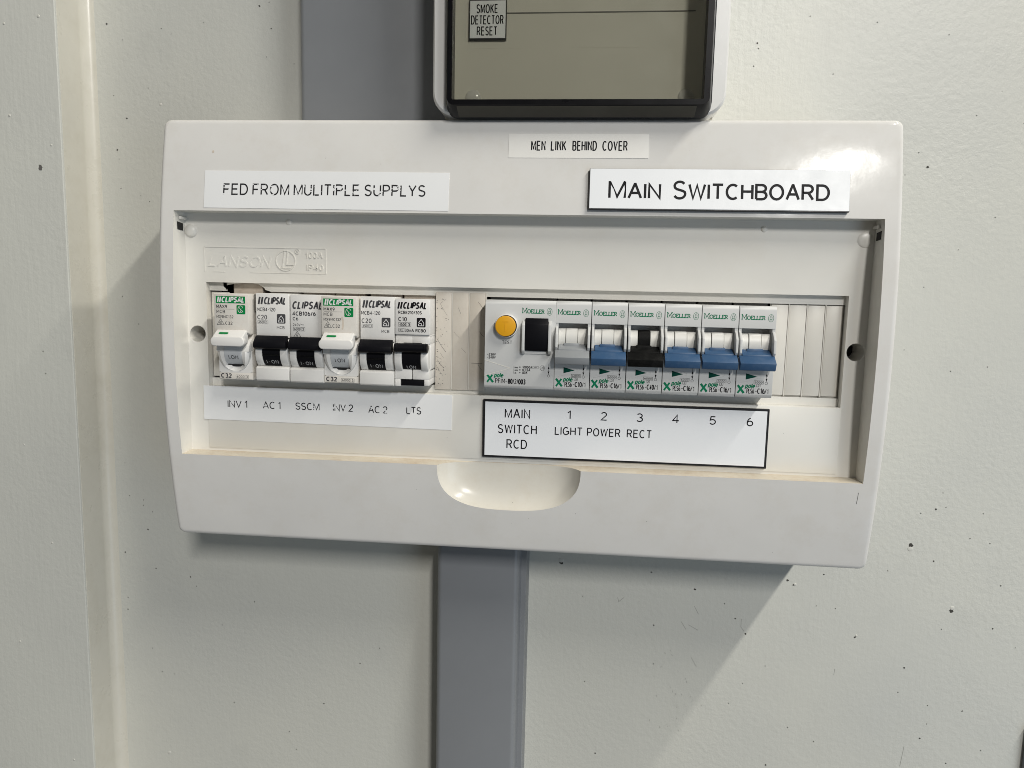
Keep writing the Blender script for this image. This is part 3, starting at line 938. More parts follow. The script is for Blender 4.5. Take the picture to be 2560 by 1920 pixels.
def make_max(loc, label):
    W = 19.3
    o = thing('circuit_breaker', loc, label, 'circuit breaker', 'white lever circuit breakers with green badge')
    slot_shell(o, W, 0, 'mcb_old', 'shoulder')
    b = MB()
    b.prism([(-4.0, 2.4), (-4.0, 23.2), (-3.6, 23.6), (18.4, 23.6), (18.4, 1.2), (-1.5, 1.2)], 0, W, 'x')
    b.box(0.36, W - .36, 3.6, 18.25, -20.38, 1.18)
    b.box(0, W, 2.0, 18.3, -8.19, 1.19)
    b.prism([(0, -20.4), (0, -23.9), (.4, -24.3), (18.3, -24.3), (18.3, -20.4)], 0.05, W - .05, 'x')
    b.box(0.05, .35, 0, 18.2, -20.39, -8.2)
    b.box(W - .35, W - .05, 0, 18.2, -20.39, -8.2)
    b.build('body', 'mcb_old', o, bevel=.3, seg=2)
    # cheeks and scooped hollow around the drum
    c = MB()
    n = 36
    ring, fs = [], []
    for i in range(n + 1):
        q = math.radians(180 + 180 * i / n)
        co_, si = math.cos(q), math.sin(q)
        ex, ez = 9.65 + 9.3 * co_, -8.2 + 11.4 * si
        kx = min(9.6 / max(abs(co_), 1e-6), 12.2 / max(abs(si), 1e-6))
        bx, bz = 9.65 + kx * co_, -8.2 + kx * si
        ix = 9.65 + max(-5.1, min(5.1, 8.0 * co_))
        iz = max(-16.3, -8.2 + 11 * si)
        am = 1 - min(1, (-si) ** 2.2) if si < 0 else 1
        ring += [(bx, 0.0, bz), (ex, 0.0, ez), (ex * .96 + ix * .04, -2.2 * am, ez * .96 + iz * .04),
                 (ex * .5 + ix * .5, -3.7 * am + 1.2 * (1 - am), ez * .5 + iz * .5), (ix, -3.3 * am + 2.2 * (1 - am), iz), (ix, 3.4, iz)]
    for i in range(n):
        for k in range(5):
            fs.append((i * 6 + k, i * 6 + k + 1, (i + 1) * 6 + k + 1, (i + 1) * 6 + k))
    c.add(ring, fs)
    for a, b_, sg in ((.35, 4.55, 1), (14.75, 18.95, -1)):
        pr = [(2.2, -8.15), (-2.2, -8.15), (-3.7, -8.15), (-3.3, -8.15), (-2.6, -4.5), (-.5, -2.2), (2.2, -1.4)]
        c.prism([(2.2, -8.2), (-3.3, -8.2), (-3.0, -5.6), (-1.6, -3.0), (2.2, -1.2)], a, b_, 'x')
    c.build('lever_cup', 'mcb', o, angle=45)
    d = MB()
    drum(d, 4.6, 14.7, 5.6, -7.6, 9.2, -66, 55, 4.5)
    d.build('switch_drum', 'palegrey', o, bevel=.1, seg=1)
    MB().box(4.5, 14.8, 1.3, 2.1, -17.0, -15.6).build('drum_gap', 'dark', o, smooth=False)
    p_ = MB()
    txt(p_, 'I.ON', 7.1, -12.4, 1.9, 5.2, .17, 0, -.07, gap=.3)
    p_.build('lever_print', 'greyprint', o, smooth=False, warp=on_drum(5.6, -7.6, 9.2))
    # paddle
    l = MB()
    l.prism(rrect(0.3, 19.2, -4.9, .3, 2.3, 6), -10.0, -6.5, 'y')
    l.prism([(-9.6, .05), (-4.2, 3.7), (-2.2, 3.7), (-2.2, -3.0), (-6.6, -4.2)], 1.2, 18.3, 'x')
    l.build('lever', 'mcb', o, bevel=.5, seg=3, angle=50)
    i_ = MB()
    a = math.atan2(3.65, 5.4)
    pts = rrect(-2.75, 2.75, -.72, .72, .7, 4)
    i_.add([(6.6 + x, -7.0 + z * math.cos(a) - .16, 1.95 + z * math.sin(a) + .16) for x, z in pts], [tuple(range(len(pts)))])
    i_.build('green_indicator', 'brightgreen', o, smooth=False)
    g = MB()
    g.poly([(1.1, 18.25), (17.8, 18.25), (17.8, 22.1), (1.1, 22.1)], -4.04)
    g.poly(rrect(12.8, 17.8, 12.4, 17.4, .6), -4.04)
    g.build('green_badge', 'brightgreen', o, smooth=False)
    g = MB()
    clip_logo(g, 1.7, 18.75, 2.95, 15.6, -4.1)
    g.stroke(ell(15.1, 15.1, 1.5, 1.9, 14, 20, 330), .22, -4.1)
    g.stroke([(14.2, 16.2), (15.4, 14.6), (16.2, 14.2)], .22, -4.12)
    g.stroke([(15.4, 15.6), (15.3, 14.0), (14.6, 13.4)], .2, -4.13)
    g.build('badge_lettering', 'whiteprint', o, smooth=False)
    g = MB()
    txt(g, 'MAX9', 1.4, 15.7, 1.5, 5.9, .2, 0, -4.05)
    g.stroke([(1.4, 15.05), (11.6, 15.05)], .1, -4.05)
    txt(g, 'MCB', 1.4, 12.9, 1.55, 4.7, .15, 0, -4.05)
    txt(g, 'MX9MC132', 1.4, 10.2, 1.35, 9.4, .16, 0, -4.05)
    rcm(g, 1.5, 6.5, 4.1, -4.05, .2)
    txt(g, 'C32', 6.3, 6.6, 1.5, 3.9, .15, 0, -4.05)
    g.build('face_print', 'greyprint', o, smooth=False)
    g = MB()
    txt(g, 'C32', 1.2, -23.2, 2.1, 5.7, .24, 0, -.05)
    framed(g, '60003', 9.6, 16.9, -23.6, -21.6, -.05, .1, .15, 14.9)
    g.build('rating_print', 'greyprint', o, smooth=False)
    return o


def make_rcbo(loc, label):
    W = 19.0
    o = thing('circuit_breaker', loc, label, 'circuit breaker')
    slot_shell(o, W, 0, 'mcb', 'shoulder')
    b = MB()
    b.box(0, W, 0, 18.4, 3.6, 22.8)
    b.box(0.05, W - .05, 1.6, 18.4, 2.6, 3.59)
    b.box(0.05, 9.45, .8, 18.3, -1.6, 2.59)
    b.box(9.6, W - .05, .8, 18.3, -1.6, 2.59)
    b.box(0, W, 3, 18.3, -16.4, -1.61)
    b.build('body', 'mcb', o, bevel=.22, seg=2)
    b = MB()
    b.box(0, 9.35, 0, 18.2, -20.9, -15.4)
    b.box(9.75, W, 0, 18.2, -20.9, -15.4)
    b.box(0, 3.0, 0, 18.2, -24.8, -20.91)
    b.box(16.2, W, 0, 18.2, -24.2, -20.91)
    b.box(2.9, 16.3, 5, 18.1, -24.6, -20.0)
    b.build('lower_body', 'mcb', o, bevel=.3, seg=2)
    MB().box(3.1, 16.1, .9, 4.8, -24.5, -21.1).build('test_flap', 'black', o, bevel=.3)
    MB().box(9.3, 9.8, 1.2, 3, -21, -15.4).build('body_seam', 'black', o, smooth=False)
    c = MB()
    drum(c, .2, 4.4, 6.0, -9.0, 9.6, -50, 50, 4.5)
    drum(c, 14.7, 18.8, 6.0, -9.0, 9.6, -50, 50, 4.5)
    c.build('cheek', 'mcb', o, bevel=.7, seg=3, angle=60)
    d = MB()
    drum(d, 4.5, 14.6, 6.0, -8.4, 9.2, -64, 55, 4.5)
    d.build('switch_drum', 'black', o, bevel=.1, seg=1)
    p_ = MB()
    txt(p_, 'I.ON', 7.0, -14.8, 1.6, 4.7, .2, 0, -.07, gap=.35)
    p_.build('lever_print', 'palegreyprint', o, smooth=False, warp=on_drum(6.0, -8.4, 9.2))
    l = MB()
    l.prism([(-4.0 - 3.0 * math.cos(2 * PI * i / 14), -3.4 + 2.5 * math.sin(2 * PI * i / 14)) for i in range(14)], .8, 18.9, 'x')
    for a in (1.9, 17.2):
        l.prism([(-4.0 - 3.3 * math.cos(2 * PI * i / 14), -3.4 + 2.75 * math.sin(2 * PI * i / 14)) for i in range(14)], a, a + .5, 'x')
    l.box(4.6, 14.5, -4, 2, -6.0, -1.6)
    l.build('lever', 'black', o, bevel=.25, seg=1)
    g = MB()
    clip_logo(g, 1.2, 17.5, 3.6, 16.1, -.05)
    txt(g, 'RCBE210/30S', 1.9, 14.8, 1.45, 12.6, .2, 0, -.05)
    txt(g, 'C10', 1.9, 10.9, 2.0, 4.4, .17, 0, -.05)
    framed(g, '45003', 1.9, 8.7, 7.9, 10.1, -.05, .12, .17, 6.4)
    g.stroke([(1.9, 5.2), (5.0, 5.2), (5.0, 6.9), (1.9, 6.9)], .12, -.05, True)
    txt(g, '~', 2.4, 5.3, 1.6, 2.0, .12, 0, -.05)
    txt(g, '~', 2.4, 4.7, 1.6, 2.0, .12, 0, -.05)
    txt(g, '30mA', 5.4, 5.1, 1.5, 4.8, .17, 0, -.05)
    txt(g, 'RCBO', 11.4, 5.1, 1.5, 5.4, .2, 0, -.05)
    g.poly(rrect(11.9, 16.8, 7.7, 12.8, .6), -.05)
    g.build('face_print', 'blackprint', o, smooth=False)
    h = MB()
    h.stroke([(12.9, 10.0), (14.35, 12.0), (15.8, 10.0), (15.8, 8.5), (12.9, 8.5), (12.9, 9.6)], .32, -.1)
    h.stroke([(12.9, 9.3), (13.7, 9.9), (14.6, 9.6), (14.6, 8.6)], .3, -.11)
    h.build('house_symbol', 'whiteprint', o, smooth=False)
    return o


def moeller_word(g, x, z, h, wd, y=-.05):
    txt(g, [('sM', 1.0)] + [(c, .70) for c in ('sO', 'sE', 'sL', 'sL', 'sE', 'sR')], x, z, h, wd, .13, 0, y, gap=.06)


def bell_badge(g, x, z, y=-.05):
    g.stroke(ell(x, z, 1.35, 1.9, 20), .17, y, True)
    g.stroke([(x - .65, z + .15), (x + .65, z + .15), (x + .35, z + .6), (x + .3, z + 1.1), (x, z + 1.35), (x - .3, z + 1.1), (x - .35, z + .6)], .14, y - .01, True)
    txt(g, 'M', x - .5, z - 1.2, .95, 1.0, .2, 0, y)


def arrow_col(g, x, zt, zb, y=-.05):
    g.stroke([(x, zt), (x, zb + 1.5)], .14, y)
    g.poly([(x - .5, zt - 2.9), (x + .5, zt - 2.9), (x, zt - 1.4)], y - .01)
    g.poly([(x - .5, zb + 3.2), (x, zb + 1.7), (x + .5, zb + 3.2)], y - .01)
    g.stroke(ell(x, zb + .75, .66, .66, 14), .15, y, True)


def xpole(gg, x, z, y=-.05):
    s = 4.1
    gg.stroke([(x + .4, z), (x + s - .9, z + s)], .95, y)
    gg.stroke([(x + .3, z + s), (x + s - .5, z)], 1.15, y - .01)
    txt(gg, 'pole', x + s + .2, z + 2.9, 2.15, 4.5, .21, .2, y, gap=.2)


def make_single(loc, label, handle, rating, group):
    W = 18.7
    o = thing('circuit_breaker', loc, label, 'circuit breaker', group)
    slot_shell(o, W, 0, 'grey_mcb', 'shoulder_dark')
    b = MB()
    b.prism([(0, 11.9), (0, 21.7), (1.1, 23.5), (18.4, 23.5), (18.4, 11.9)], 0, W, 'x')
    b.prism([(0, -1.0), (-.5, -6.0), (-.5, -22.6), (.6, -24.3), (18.3, -24.3), (18.3, -1.0)], 0.02, W - .02, 'x')
    b.box(0.04, 1.5, .3, 18.2, -1.01, 11.91)
    b.box(17.0, W - .04, .3, 18.2, -1.01, 11.91)
    b.build('body', 'grey_mcb', o, bevel=.14, seg=1)
    MB().box(1.5, 17.0, 8.5, 12, -1, 11.9).build('lever_pocket', 'grey_mcb', o, smooth=False)
    r = MB()
    for a, b_ in ((1.6, 5.4), (12.0, 16.9)):
        drum(r, a, b_, 9.2, 3.6, 8.7, -60, 39, 9)
    r.build('side_roller', 'drum', o, bevel=.12, seg=1)
    r = MB()
    drum(r, 5.65, 11.75, 9.0, 3.8, 9.0, -60, 37, 9)
    r.build('switch_drum', 'dusty_black' if handle == 'black' else 'drum', o, bevel=.15, seg=1)
    c = MB()
    for a, b_ in ((.15, 1.35), (17.1, 18.4)):
        c.prism([(.5, 10.4), (-1.6, 9.2), (-4.4, 6.2), (-4.6, -.6), (-2.6, -2.4), (.5, -2.4)], a, b_, 'x')
    c.build('guard_rail', 'grey_mcb', o, bevel=.2, seg=2)
    hm = {'blue': 'blue', 'grey': 'handlegrey', 'black': 'dusty_black'}[handle]
    h = MB()
    vs = [(1.9, 1.5, 1.2), (16.6, 1.5, 1.2), (16.6, -3.6, -1.6), (1.9, -3.6, -1.6), (1.9, 1.5, -5), (16.6, 1.5, -5), (16.6, -3.6, -6.5), (1.9, -3.6, -6.5)]
    h.add(vs, [(0, 1, 2, 3), (4, 7, 6, 5), (0, 3, 7, 4), (1, 5, 6, 2), (0, 4, 5, 1), (3, 2, 6, 7)])
    h.box(4.6, 12.6, -.8, 2.0, -1.5, 1.4)
    h.prism([(-3.2, -1.9), (-8.3, -5.6), (-6.9, -9.2), (-5.6, -9.6), (-3.2, -6.6)], .2, 18.2, 'x')
    h.build('lever', hm, o, bevel=.22, seg=2)
    g = MB()
    moeller_word(g, 1.0, 16.6, 2.6, 12.0)
    bell_badge(g, 15.9, 17.5)
    g.build('maker_print', 'greenprint', o, smooth=False)
    g = MB()
    xpole(g, .7, -21.9, -.56)
    g.build('series_print', 'greenprint', o, smooth=False)
    g = MB()
    arrow_col(g, 15.5, -9.9, -17.2, -.56)
    framed(g, '6000', 9.2, 14.0, -16.9, -15.2, -.56, .13, .14)
    framed(g, '3', 10.7, 12.5, -18.4, -16.95, -.56, .13, .16)
    txt(g, 'PLS6', 5.8, -21.9, 2.4, 3.6, .12, 0, -.56, gap=.22)
    txt(g, '-', 10.1, -21.7, 2.3, .8, .1, 0, -.56)
    txt(g, rating, 11.3, -21.8, 2.4, 3.4, .17, 0, -.56, gap=.24)
    txt(g, '/1', 15.0, -21.9, 2.3, 1.7, .12, 0, -.56, gap=.2)
    g.build('black_print', 'blackprint', o, smooth=False)
    MB().prism([(4.9, -14.7), (10.8, -13.1), (4.9, -11.5)], -.6, .4, 'y').build('contact_flag', 'darkgreen', o, smooth=False)
    g = MB()
    g.stroke([(2.5, -9.9), (11.3, -12.0), (13.0, -12.9), (12.6, -13.6), (2.0, -16.5)], .22, -.62, False, .2)
    g.build('moulded_arrow', 'grey_mcb', o, smooth=False)
    return o


def make_rcd(loc, label):
    W = 37.9
    o = thing('residual_current_breaker', loc, label, 'residual current breaker')
    slot_shell(o, W, 0, 'grey_mcb', 'shoulder_dark')
    b = MB()
    b.prism([(0, -22.2), (0, 21.4), (1.0, 23.4), (18.4, 23.4), (18.4, -24.0), (.8, -24.0)], 0, W, 'x')
    b.build('body', 'grey_mcb', o, bevel=.16, seg=1)
    c = MB()
    n = 40
    for r0, r1, y0, y1 in ((6.35, 6.2, .1, -3.4),):
        c.cyl(11.7, 9.8, 6.2, -3.0, .1, n)
    c.build('button_collar', 'mcb', o, bevel=.3)
    MB().cyl(11.7, 9.8, 5.75, -3.1, -2.9, n).build('button_gap', 'dark', o, smooth=False)
    bt = MB().cyl(11.45, 9.75, 5.45, -4.6, -2.5, n)
    bt.build('test_button', 'yellow', o, bevel=.35, seg=3)
    g = MB()
    g.stroke([(9.7, 12.2), (13.2, 12.2)], .4, -4.72, False, .2)
    g.stroke([(11.45, 12.1), (11.45, 6.9)], .4, -4.73, False, .2)
    g.build('embossed_letter', 'yellow', o, smooth=False)
    # lever window
    c = MB()
    for a, b_ in ((20.2, 21.7), (34.2, 35.8)):
        c.prism([(.2, 13.0), (-1.4, 12.4), (-3.6, 10.8), (-3.8, -3.0), (-2.0, -4.9), (.2, -4.9)], a, b_, 'x')
    c.box(21.7, 34.2, -.6, .2, -5.0, -3.2)
    c.build('guard_rail', 'grey_mcb', o, bevel=.25, seg=2)
    d = MB()
    d.prism([(.2, 14.2), (-1.2, 14.2), (-3.0, 11.2), (-3.4, 5), (-2.6, -1.5), (-1.6, -3.2), (.2, -3.2)], 21.9, 34.0, 'x')
    d.build('lever', 'black', o, bevel=.2, seg=2)
    g = MB()
    moeller_word(g, 19.9, 16.8, 2.7, 11.8)
    bell_badge(g, 34.5, 17.8)
    g.build('maker_print', 'greenprint', o, smooth=False)
    g = MB()
    xpole(g, 1.3, -20.9)
    g.build('series_print', 'greenprint', o, smooth=False)
    g = MB()
    txt(g, 'TEST', 9.5, .1, 1.6, 5.2, .14, 0, -.05, gap=.3)
    for s, z in (('~230V', -6.4), ('~240V', -8.0)):
        txt(g, s, 1.4, z, 1.15, 4.6, .2, 0, -.05, gap=.25)
    for s, s2, z in (('10000A', 5.0, -12.8), ('0,03A', 4.0, -14.3), ('80A', 2.5, -15.8)):
        txt(g, s, 20.8, z, 1.15, s2, .2, 0, -.05, gap=.25)
        txt(g, '=', 18.9, z + .05, 1.1, .8, .17, 0, -.05)
        txt(g, 'I', 16.1, z, 1.2, None, .2, 0, -.05) if False else g.stroke([(16.1, z), (16.1, z + 1.2)], .2, -.05)
    txt(g, 'nc', 16.6, -12.9, .8, 1.4, .22, 0, -.05) if False else None
    for z, s in ((-12.9, 'mo'), (-14.4, 'om'), (-15.9, 'o')):
        txt(g, s, 16.6, z, .95, .75 * len(s), .2, 0, -.05, gap=.2)
    g.stroke([(26.3, -12.9), (29.2, -12.9), (29.2, -11.5), (26.3, -11.5)], .16, -.05, True)
    txt(g, '~', 26.9, -12.8, 1.2, 1.7, .13, 0, -.05)
    gear = []
    for i in range(32):
        q = 2 * PI * i / 32
        rr = 1.35 if (i // 2) % 2 else 1.1
        gear.append((31.4 + rr * math.cos(q), -12.4 + rr * math.sin(q)))
    g.stroke(gear, .15, -.05, True)
    txt(g, '-25', 30.6, -12.8, .8, 1.6, .17, 0, -.05, gap=.2)
    arrow_col(g, 34.8, -9.9, -17.3)
    txt(g, 'PFIM', 6.2, -21.2, 2.3, 5.0, .13, 0, -.05, gap=.22)
    txt(g, '-', 11.7, -21.1, 2.3, .9, .12, 0, -.05)
    txt(g, '80', 13.2, -21.3, 2.4, 2.1, .2, 0, -.05, gap=.25)
    txt(g, '/2/', 15.7, -21.3, 2.3, 2.7, .13, 0, -.05, gap=.22)
    txt(g, '003', 18.8, -21.4, 2.4, 3.5, .2, 0, -.05, gap=.25)
    g.build('black_print', 'blackprint', o, smooth=False)
    g = MB()
    g.stroke([(0.05, -8.9), (14.0, -13.0)], .28, -.08, False, .15)
    g.stroke([(14.0, -13.1), (0.05, -17.4)], .2, -.08, False, .15)
    g.build('moulded_arrow', 'strip', o, smooth=False)
    return o


b1 = make_max((-163.6, 0, 0), 'first breaker of the left row, white lever and green badge, beside a narrow gap')
make_max((-103.0, 0, 0), 'fourth breaker of the left row, white lever and green badge with a brown stain')
make_mcb4((-141.6, 0, 0), 'black lever breaker marked C20 between a white lever breaker and the 4CB106/6 one', 'mcb4')
make_mcb4((-122.0, 0, -.3), 'black lever breaker marked 4CB106/6, without the small house symbol, above SSCM', '4cb')
make_mcb4((-82.6, 0, -.5), 'black lever breaker marked C20 just left of the rounded lever one with black flap', 'mcb4')
make_rcbo((-63.2, 0, 0), 'sixth breaker of the left row with rounded black lever and black test flap')
MB().box(19.6, 21.9, 3.0, 18, 14.2, 23.4).build('terminal_lug', 'shoulder_dark', b1, bevel=.2)
for o in list(b1.children):
    pass
st = MB()
st.poly([(11.0, 12.2), (11.9, 12.6), (12.4, 11.0), (12.5, 7.5), (12.0, 5.2), (11.2, 6.0), (11.6, 9.0)], -4.02)
mx2 = [o for o in S.objects if o.name.startswith('circuit_breaker') and o.get('label', '').startswith('fourth')][0]
st.build('brown_stain', 'shoulder', mx2, smooth=False)

make_rcd((-14.0, 0, 0), 'wide double breaker with round yellow test button and black lever')
G6 = 'green printed circuit breakers of the right row'
labels = ['breaker with pale grey lever above number 1, right of the wide double breaker',
          'blue lever breaker above number 2, between the grey and the black lever ones',
          'breaker with dusty black lever marked C40 above number 3',
          'blue lever breaker above number 4, right beside the dusty black lever one',
          'blue lever breaker above number 5, second from the right end of the row',
          'blue lever breaker above number 6, last of the row beside blank strips']
kinds = [('grey', 'C10'), ('blue', 'C16'), ('black', 'C40'), ('blue', 'C16'), ('blue', 'C16'), ('blue', 'C16')]
proto = None
for i in range(6):
    loc = (23.9 + 19.05 * i, -.1 if i else 0, -.05 * i)
    if i < 3:
        o = make_single(loc, labels[i], *kinds[i], G6)
        if i == 1:
            proto = o
    else:
        o = proto.copy()
        COL.objects.link(o)
        o.location = Vector(loc) * U
        o['label'] = labels[i]
        for ch in proto.children:
            c = ch.copy()
            COL.objects.link(c)
            c.parent = o

# ------------------------------------------------------------------ stickers and plates
def warp_front(off):
    return lambda x, y, z: (x, fy(z) + y, z)


def curved_sticker(name, x0, x1, z0, z1, mat, label, cat, tilt=0.0):
    c = ((x0 + x1) / 2, fy((z0 + z1) / 2), (z0 + z1) / 2)
    n = 8
    o = MB()
    vs = []
    for k in range(n + 1):
        z = z0 + (z1 - z0) * k / n
        for x, dz in ((x0, 0), (x1, tilt)):
            vs += [(x, fy(z + dz) - .22, z + dz), (x, fy(z + dz) + .02, z + dz)]
    fs = []
    for k in range(n):
        a, b_ = 4 * k, 4 * k + 4
        fs += [(a, a + 2, b_ + 2, b_), (a, b_, b_ + 1, a + 1), (a + 2, a + 3, b_ + 3, b_ + 2)]
    fs += [(0, 1, 3, 2), (4 * n, 4 * n + 2, 4 * n + 3, 4 * n + 1)]
    o.add(vs, fs)
    t_ = thing(name, c, label, cat)
    o.build('sticker_sheet', mat, t_, c, smooth=False)
    return t_, c


t_, c = curved_sticker('warning_sticker', -170.6, -35.0, 70.0, 90.2, 'paper', 'long white sticker reading FED FROM MULITIPLE SUPPLYS with patchy print', 'sticker', -.35)
g = MB()
txt(g, 'FED FROM MULITIPLE SUPPLYS', -159.4, 77.4, 5.5, 111.6, .135, 0, -.3, gap=.27)
g.build('sticker_print', 'faded', t_, c, smooth=False, warp=warp_front(c))
t_, c = curved_sticker('small_sticker', -3.9, 69.2, 98.1, 110.7, 'paper_old', 'small off-white sticker reading MEN LINK BEHIND COVER under the smoky box', 'sticker')
g = MB()
for s, x0, x1 in (('MEN', 8.3, 15.4), ('LINK', 18.7, 26.2), ('BEHIND', 30.0, 42.2), ('COVER', 45.6, 58.1)):
    txt(g, s, x0, 102.2, 4.6, x1 - x0, .14, 0, -.3, gap=.36)
g.build('sticker_print', 'blackprint', t_, c, smooth=False, warp=warp_front(c))

# rigid two-layer plate leaning with the sloped top
zc = 81.5
th = -math.atan(12.2 * 2 * zc / 118.5 ** 2)
pc = (104.4, fy(zc) - .2, zc)
t_ = thing('engraved_plate', pc, 'thick white engraved plate with black edge reading MAIN SWITCHBOARD', 'engraved plate', None, (th, 0, 0))
hwid, hhei = 65.3, 10.65
MB().box(-hwid, hwid, -2.1, 0, -hhei, hhei).build('plate_core', 'core', t_, bevel=.12, seg=1)
MB().box(-hwid + .35, hwid - .15, -2.35, -1.9, -hhei + .5, hhei - .15).build('plate_face', 'plate', t_, bevel=.08, seg=1)
g = MB()
txt(g, [('M', 1), ('A', .84), ('I', .84), ('N', .84)], -54.7, -4.6, 8.6, 25.7, .145, 0, -2.42, gap=.2)
txt(g, [('S', 1)] + [(k, .84) for k in 'WITCHBOARD'], -21.9, -4.6, 8.6, 76.8, .145, 0, -2.42, gap=.2)
g.build('plate_lettering', 'blackprint', t_, smooth=False)

# label strip with circuit names under the left row
c = (-106.3, 11.5, -40.2)
t_ = thing('circuit_name_sticker', c, 'white sticker naming INV 1, AC 1, SSCM, INV 2, AC 2 and LTS', 'sticker')
MB().prism([(-179.3, -29.8), (-33.4, -30.5), (-33.6, -50.4), (-179.4, -49.5)], 11.25, 11.56, 'y').build('sticker_sheet', 'paper', t_, c, smooth=False)
g = MB()
for s, x0, x1, z in (('INV 1', -164.7, -153.3, -41.9), ('AC 1', -143.5, -133.4, -41.9), ('SSCM', -124.2, -110.4, -41.8), ('INV 2', -102.0, -90.6, -41.8), ('AC 2', -81.3, -70.7, -42.1), ('LTS', -59.3, -51.2, -41.9)):
    txt(g, s, x0, z, 3.7, x1 - x0, .145, 0, 11.2, gap=.22)
g.build('sticker_print', 'faded', t_, c, smooth=False)

c = (62.1, 11.5, -48.2)
t_ = thing('engraved_plate', c, 'white engraved plate with black border listing main switch RCD and circuits 1 to 6', 'engraved plate')
MB().box(-15.6, 140.0, 9.7, 11.54, -64.6, -31.8).build('plate_core', 'core', t_, c, bevel=.2, seg=1)
MB().box(-14.35, 138.75, 9.5, 9.9, -63.4, -33.05).build('plate_face', 'plate', t_, c, bevel=.05, seg=1)
g = MB()
k = lambda x: 37.4 + (x - 37.4) * .9945      # plate face stands 2.4 in front of the panel
kz = lambda z: 27.8 + (z - 27.8) * .9945
for s, x0, x1, z, h in (('MAIN', -3.2, 10.4, -42.0, 4.7), ('SWITCH', -7.0, 14.4, -50.8, 4.6), ('RCD', -1.9, 9.1, -59.3, 4.6), ('LIGHT', 25.0, 39.9, -50.5, 4.1), ('POWER', 42.9, 60.8, -50.5, 4.1), ('RECT', 64.8, 77.9, -50.5, 4.1), ('1', 31.7, 33.2, -41.4, 4.2), ('2', 50.2, 53.1, -41.4, 4.2), ('3', 69.6, 72.8, -41.4, 4.2), ('4', 89.1, 92.4, -41.4, 4.2), ('5', 109.1, 112.1, -41.5, 4.2), ('6', 128.8, 131.9, -41.5, 4.2)):
    txt(g, s, k(x0), kz(z), h, k(x1) - k(x0), .14, 0, 9.42, gap=.3)
g.build('plate_lettering', 'blackprint', t_, c, smooth=False)

# ------------------------------------------------------------------ upper enclosure
uc = (31, WY, 119.3)
ub = thing('upper_enclosure', uc, 'white plastic box with smoky see-through door standing above the switchboard', 'enclosure')
X0, X1, ZB, ZT = -44.6, 107.0, 119.6, 420
# body as a tray: outer rounded rectangle ring, open to the front
out = rrect(X0, X1, ZB, ZT, 11, 6)
inn = rrect(X0 + 7.2, X1 - 7.2, ZB + .5, ZT - 6, 6, 6)
n = len(out)
tray = MB()
vs = [(x, 6.0, z) for x, z in out] + [(X0 + (x - X0) * .985 + .015 * (X1 + X0) / 2 * 0 + 1.0 if x < 31 else x - 1.0, 4.6, z if z > ZB + 20 else z + .8) for x, z in out]
vs += [(x, 4.6, z) for x, z in inn] + [(x, 70, z) for x, z in inn] + [(x, WY, z) for x, z in out]
fs = []
for i in range(n):
    j = (i + 1) % n
    fs += [(i, j, n + j, n + i), (n + i, n + j, 2 * n + j, 2 * n + i), (2 * n + i, 2 * n + j, 3 * n + j, 3 * n + i), (4 * n + i, 4 * n + j, j, i)]
tray.add(vs, fs)
tray.build('body', 'upper', ub, uc, angle=20)
YC = 20.0
kc = (392 + YC) / 401.0
dx_ = lambda x: 37.4 + (x - 37.4) * kc
dz_ = lambda z: 27.8 + (z - 27.8) * kc
ln = MB().box(X0 + 4, X1 - 4, YC, YC + 2, ZB + 1.5, ZT - 7)
ln.build('inner_cover', 'innerupper', ub, uc, smooth=False)
MB().box(dx_(-7), dx_(90), YC - .3, YC + .1, dz_(171.5), dz_(172.0)).build('cover_seam', 'shoulder_dark', ub, uc, smooth=False)
MB().box(dx_(-26), dx_(93), YC - .06, YC + .1, dz_(154.3), dz_(154.6)).build('cover_step', 'innerupper', ub, uc, smooth=False)
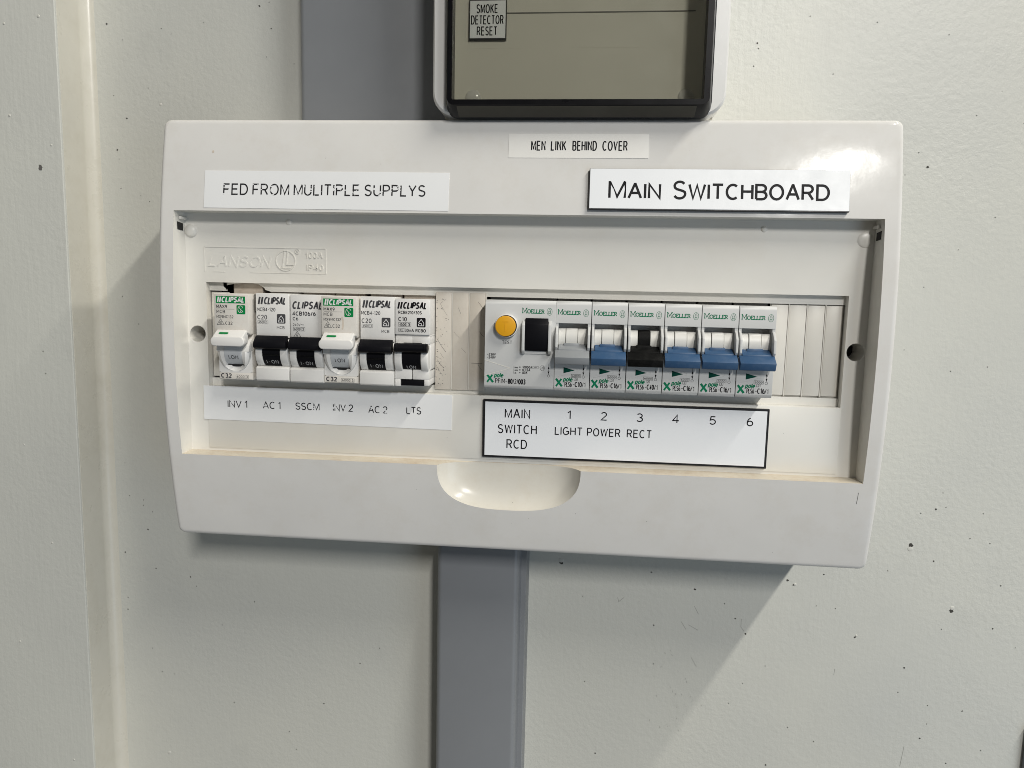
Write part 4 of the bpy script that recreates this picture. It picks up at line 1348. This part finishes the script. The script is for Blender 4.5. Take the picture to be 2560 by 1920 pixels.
for x in (-23.6, 87.2):
    MB().dome(dx_(x), dz_(129.5), 4.3, YC + .05, 1.6).build('cover_screw', 'bump', ub, uc)
# smoky door: pane and dark edges
dr = MB()
ring_o = rrect(-37.0, 99.8, 118.7, ZT - 10, 5, 5)
ring_f = rrect(-35.6, 97.6, 123.0, ZT - 12, 3.5, 5)
ring_i = rrect(-33.0, 94.6, 125.6, ZT - 16, .6, 5)
n = len(ring_o)
vs = [(x, 8.6, z) for x, z in ring_o] + [(x, 5.6, z) for x, z in ring_o] + [(x, -3.2, z) for x, z in ring_f] + [(x, -3.2, z) for x, z in ring_i] + [(x, 5.2, z) for x, z in ring_i]
fs = []
for i in range(n):
    j = (i + 1) % n
    for k_ in range(4):
        fs.append((k_ * n + i, k_ * n + j, (k_ + 1) * n + j, (k_ + 1) * n + i))
dr.add(vs, fs)
dr.build('door_edge', 'edge_refraction', ub, uc, angle=40)
MB().prism([(5.2, 118.75), (-2.2, 122.3), (-2.0, 122.8), (5.6, 119.3)], -30.5, 91.5, 'x').build('door_lip', 'lip', ub, uc, smooth=False)
MB().box(-33.1, 94.7, -2.9, -1.5, 125.5, ZT - 15.9).build('door_pane', 'pane', ub, uc, smooth=False)
# label inside the door
c = (dx_(-16.5), YC, dz_(168))
t_ = thing('engraved_tag', c, 'small grey tag reading SMOKE DETECTOR RESET behind the smoky door', 'tag')
MB().box(dx_(-26.2), dx_(-6.5), YC - 1.8, YC - .05, dz_(158.2), dz_(178.0)).build('tag_core', 'core', t_, c, bevel=.15, seg=1)
MB().box(dx_(-25.6), dx_(-7.0), YC - 2.0, YC - 1.6, dz_(158.9), dz_(177.4)).build('tag_face', 'plate', t_, c, bevel=.05, seg=1)
g = MB()
for s, x0, x1, z in (('SMOKE', -22.0, -11.2, 171.4), ('DETECTOR', -24.8, -8.2, 165.9), ('RESET', -21.7, -11.4, 160.4)):
    txt(g, s, dx_(x0), dz_(z), 4.1, dx_(x1) - dx_(x0), .14, 0, YC - 2.06, gap=.36)
g.build('tag_lettering', 'blackprint', t_, c, smooth=False)
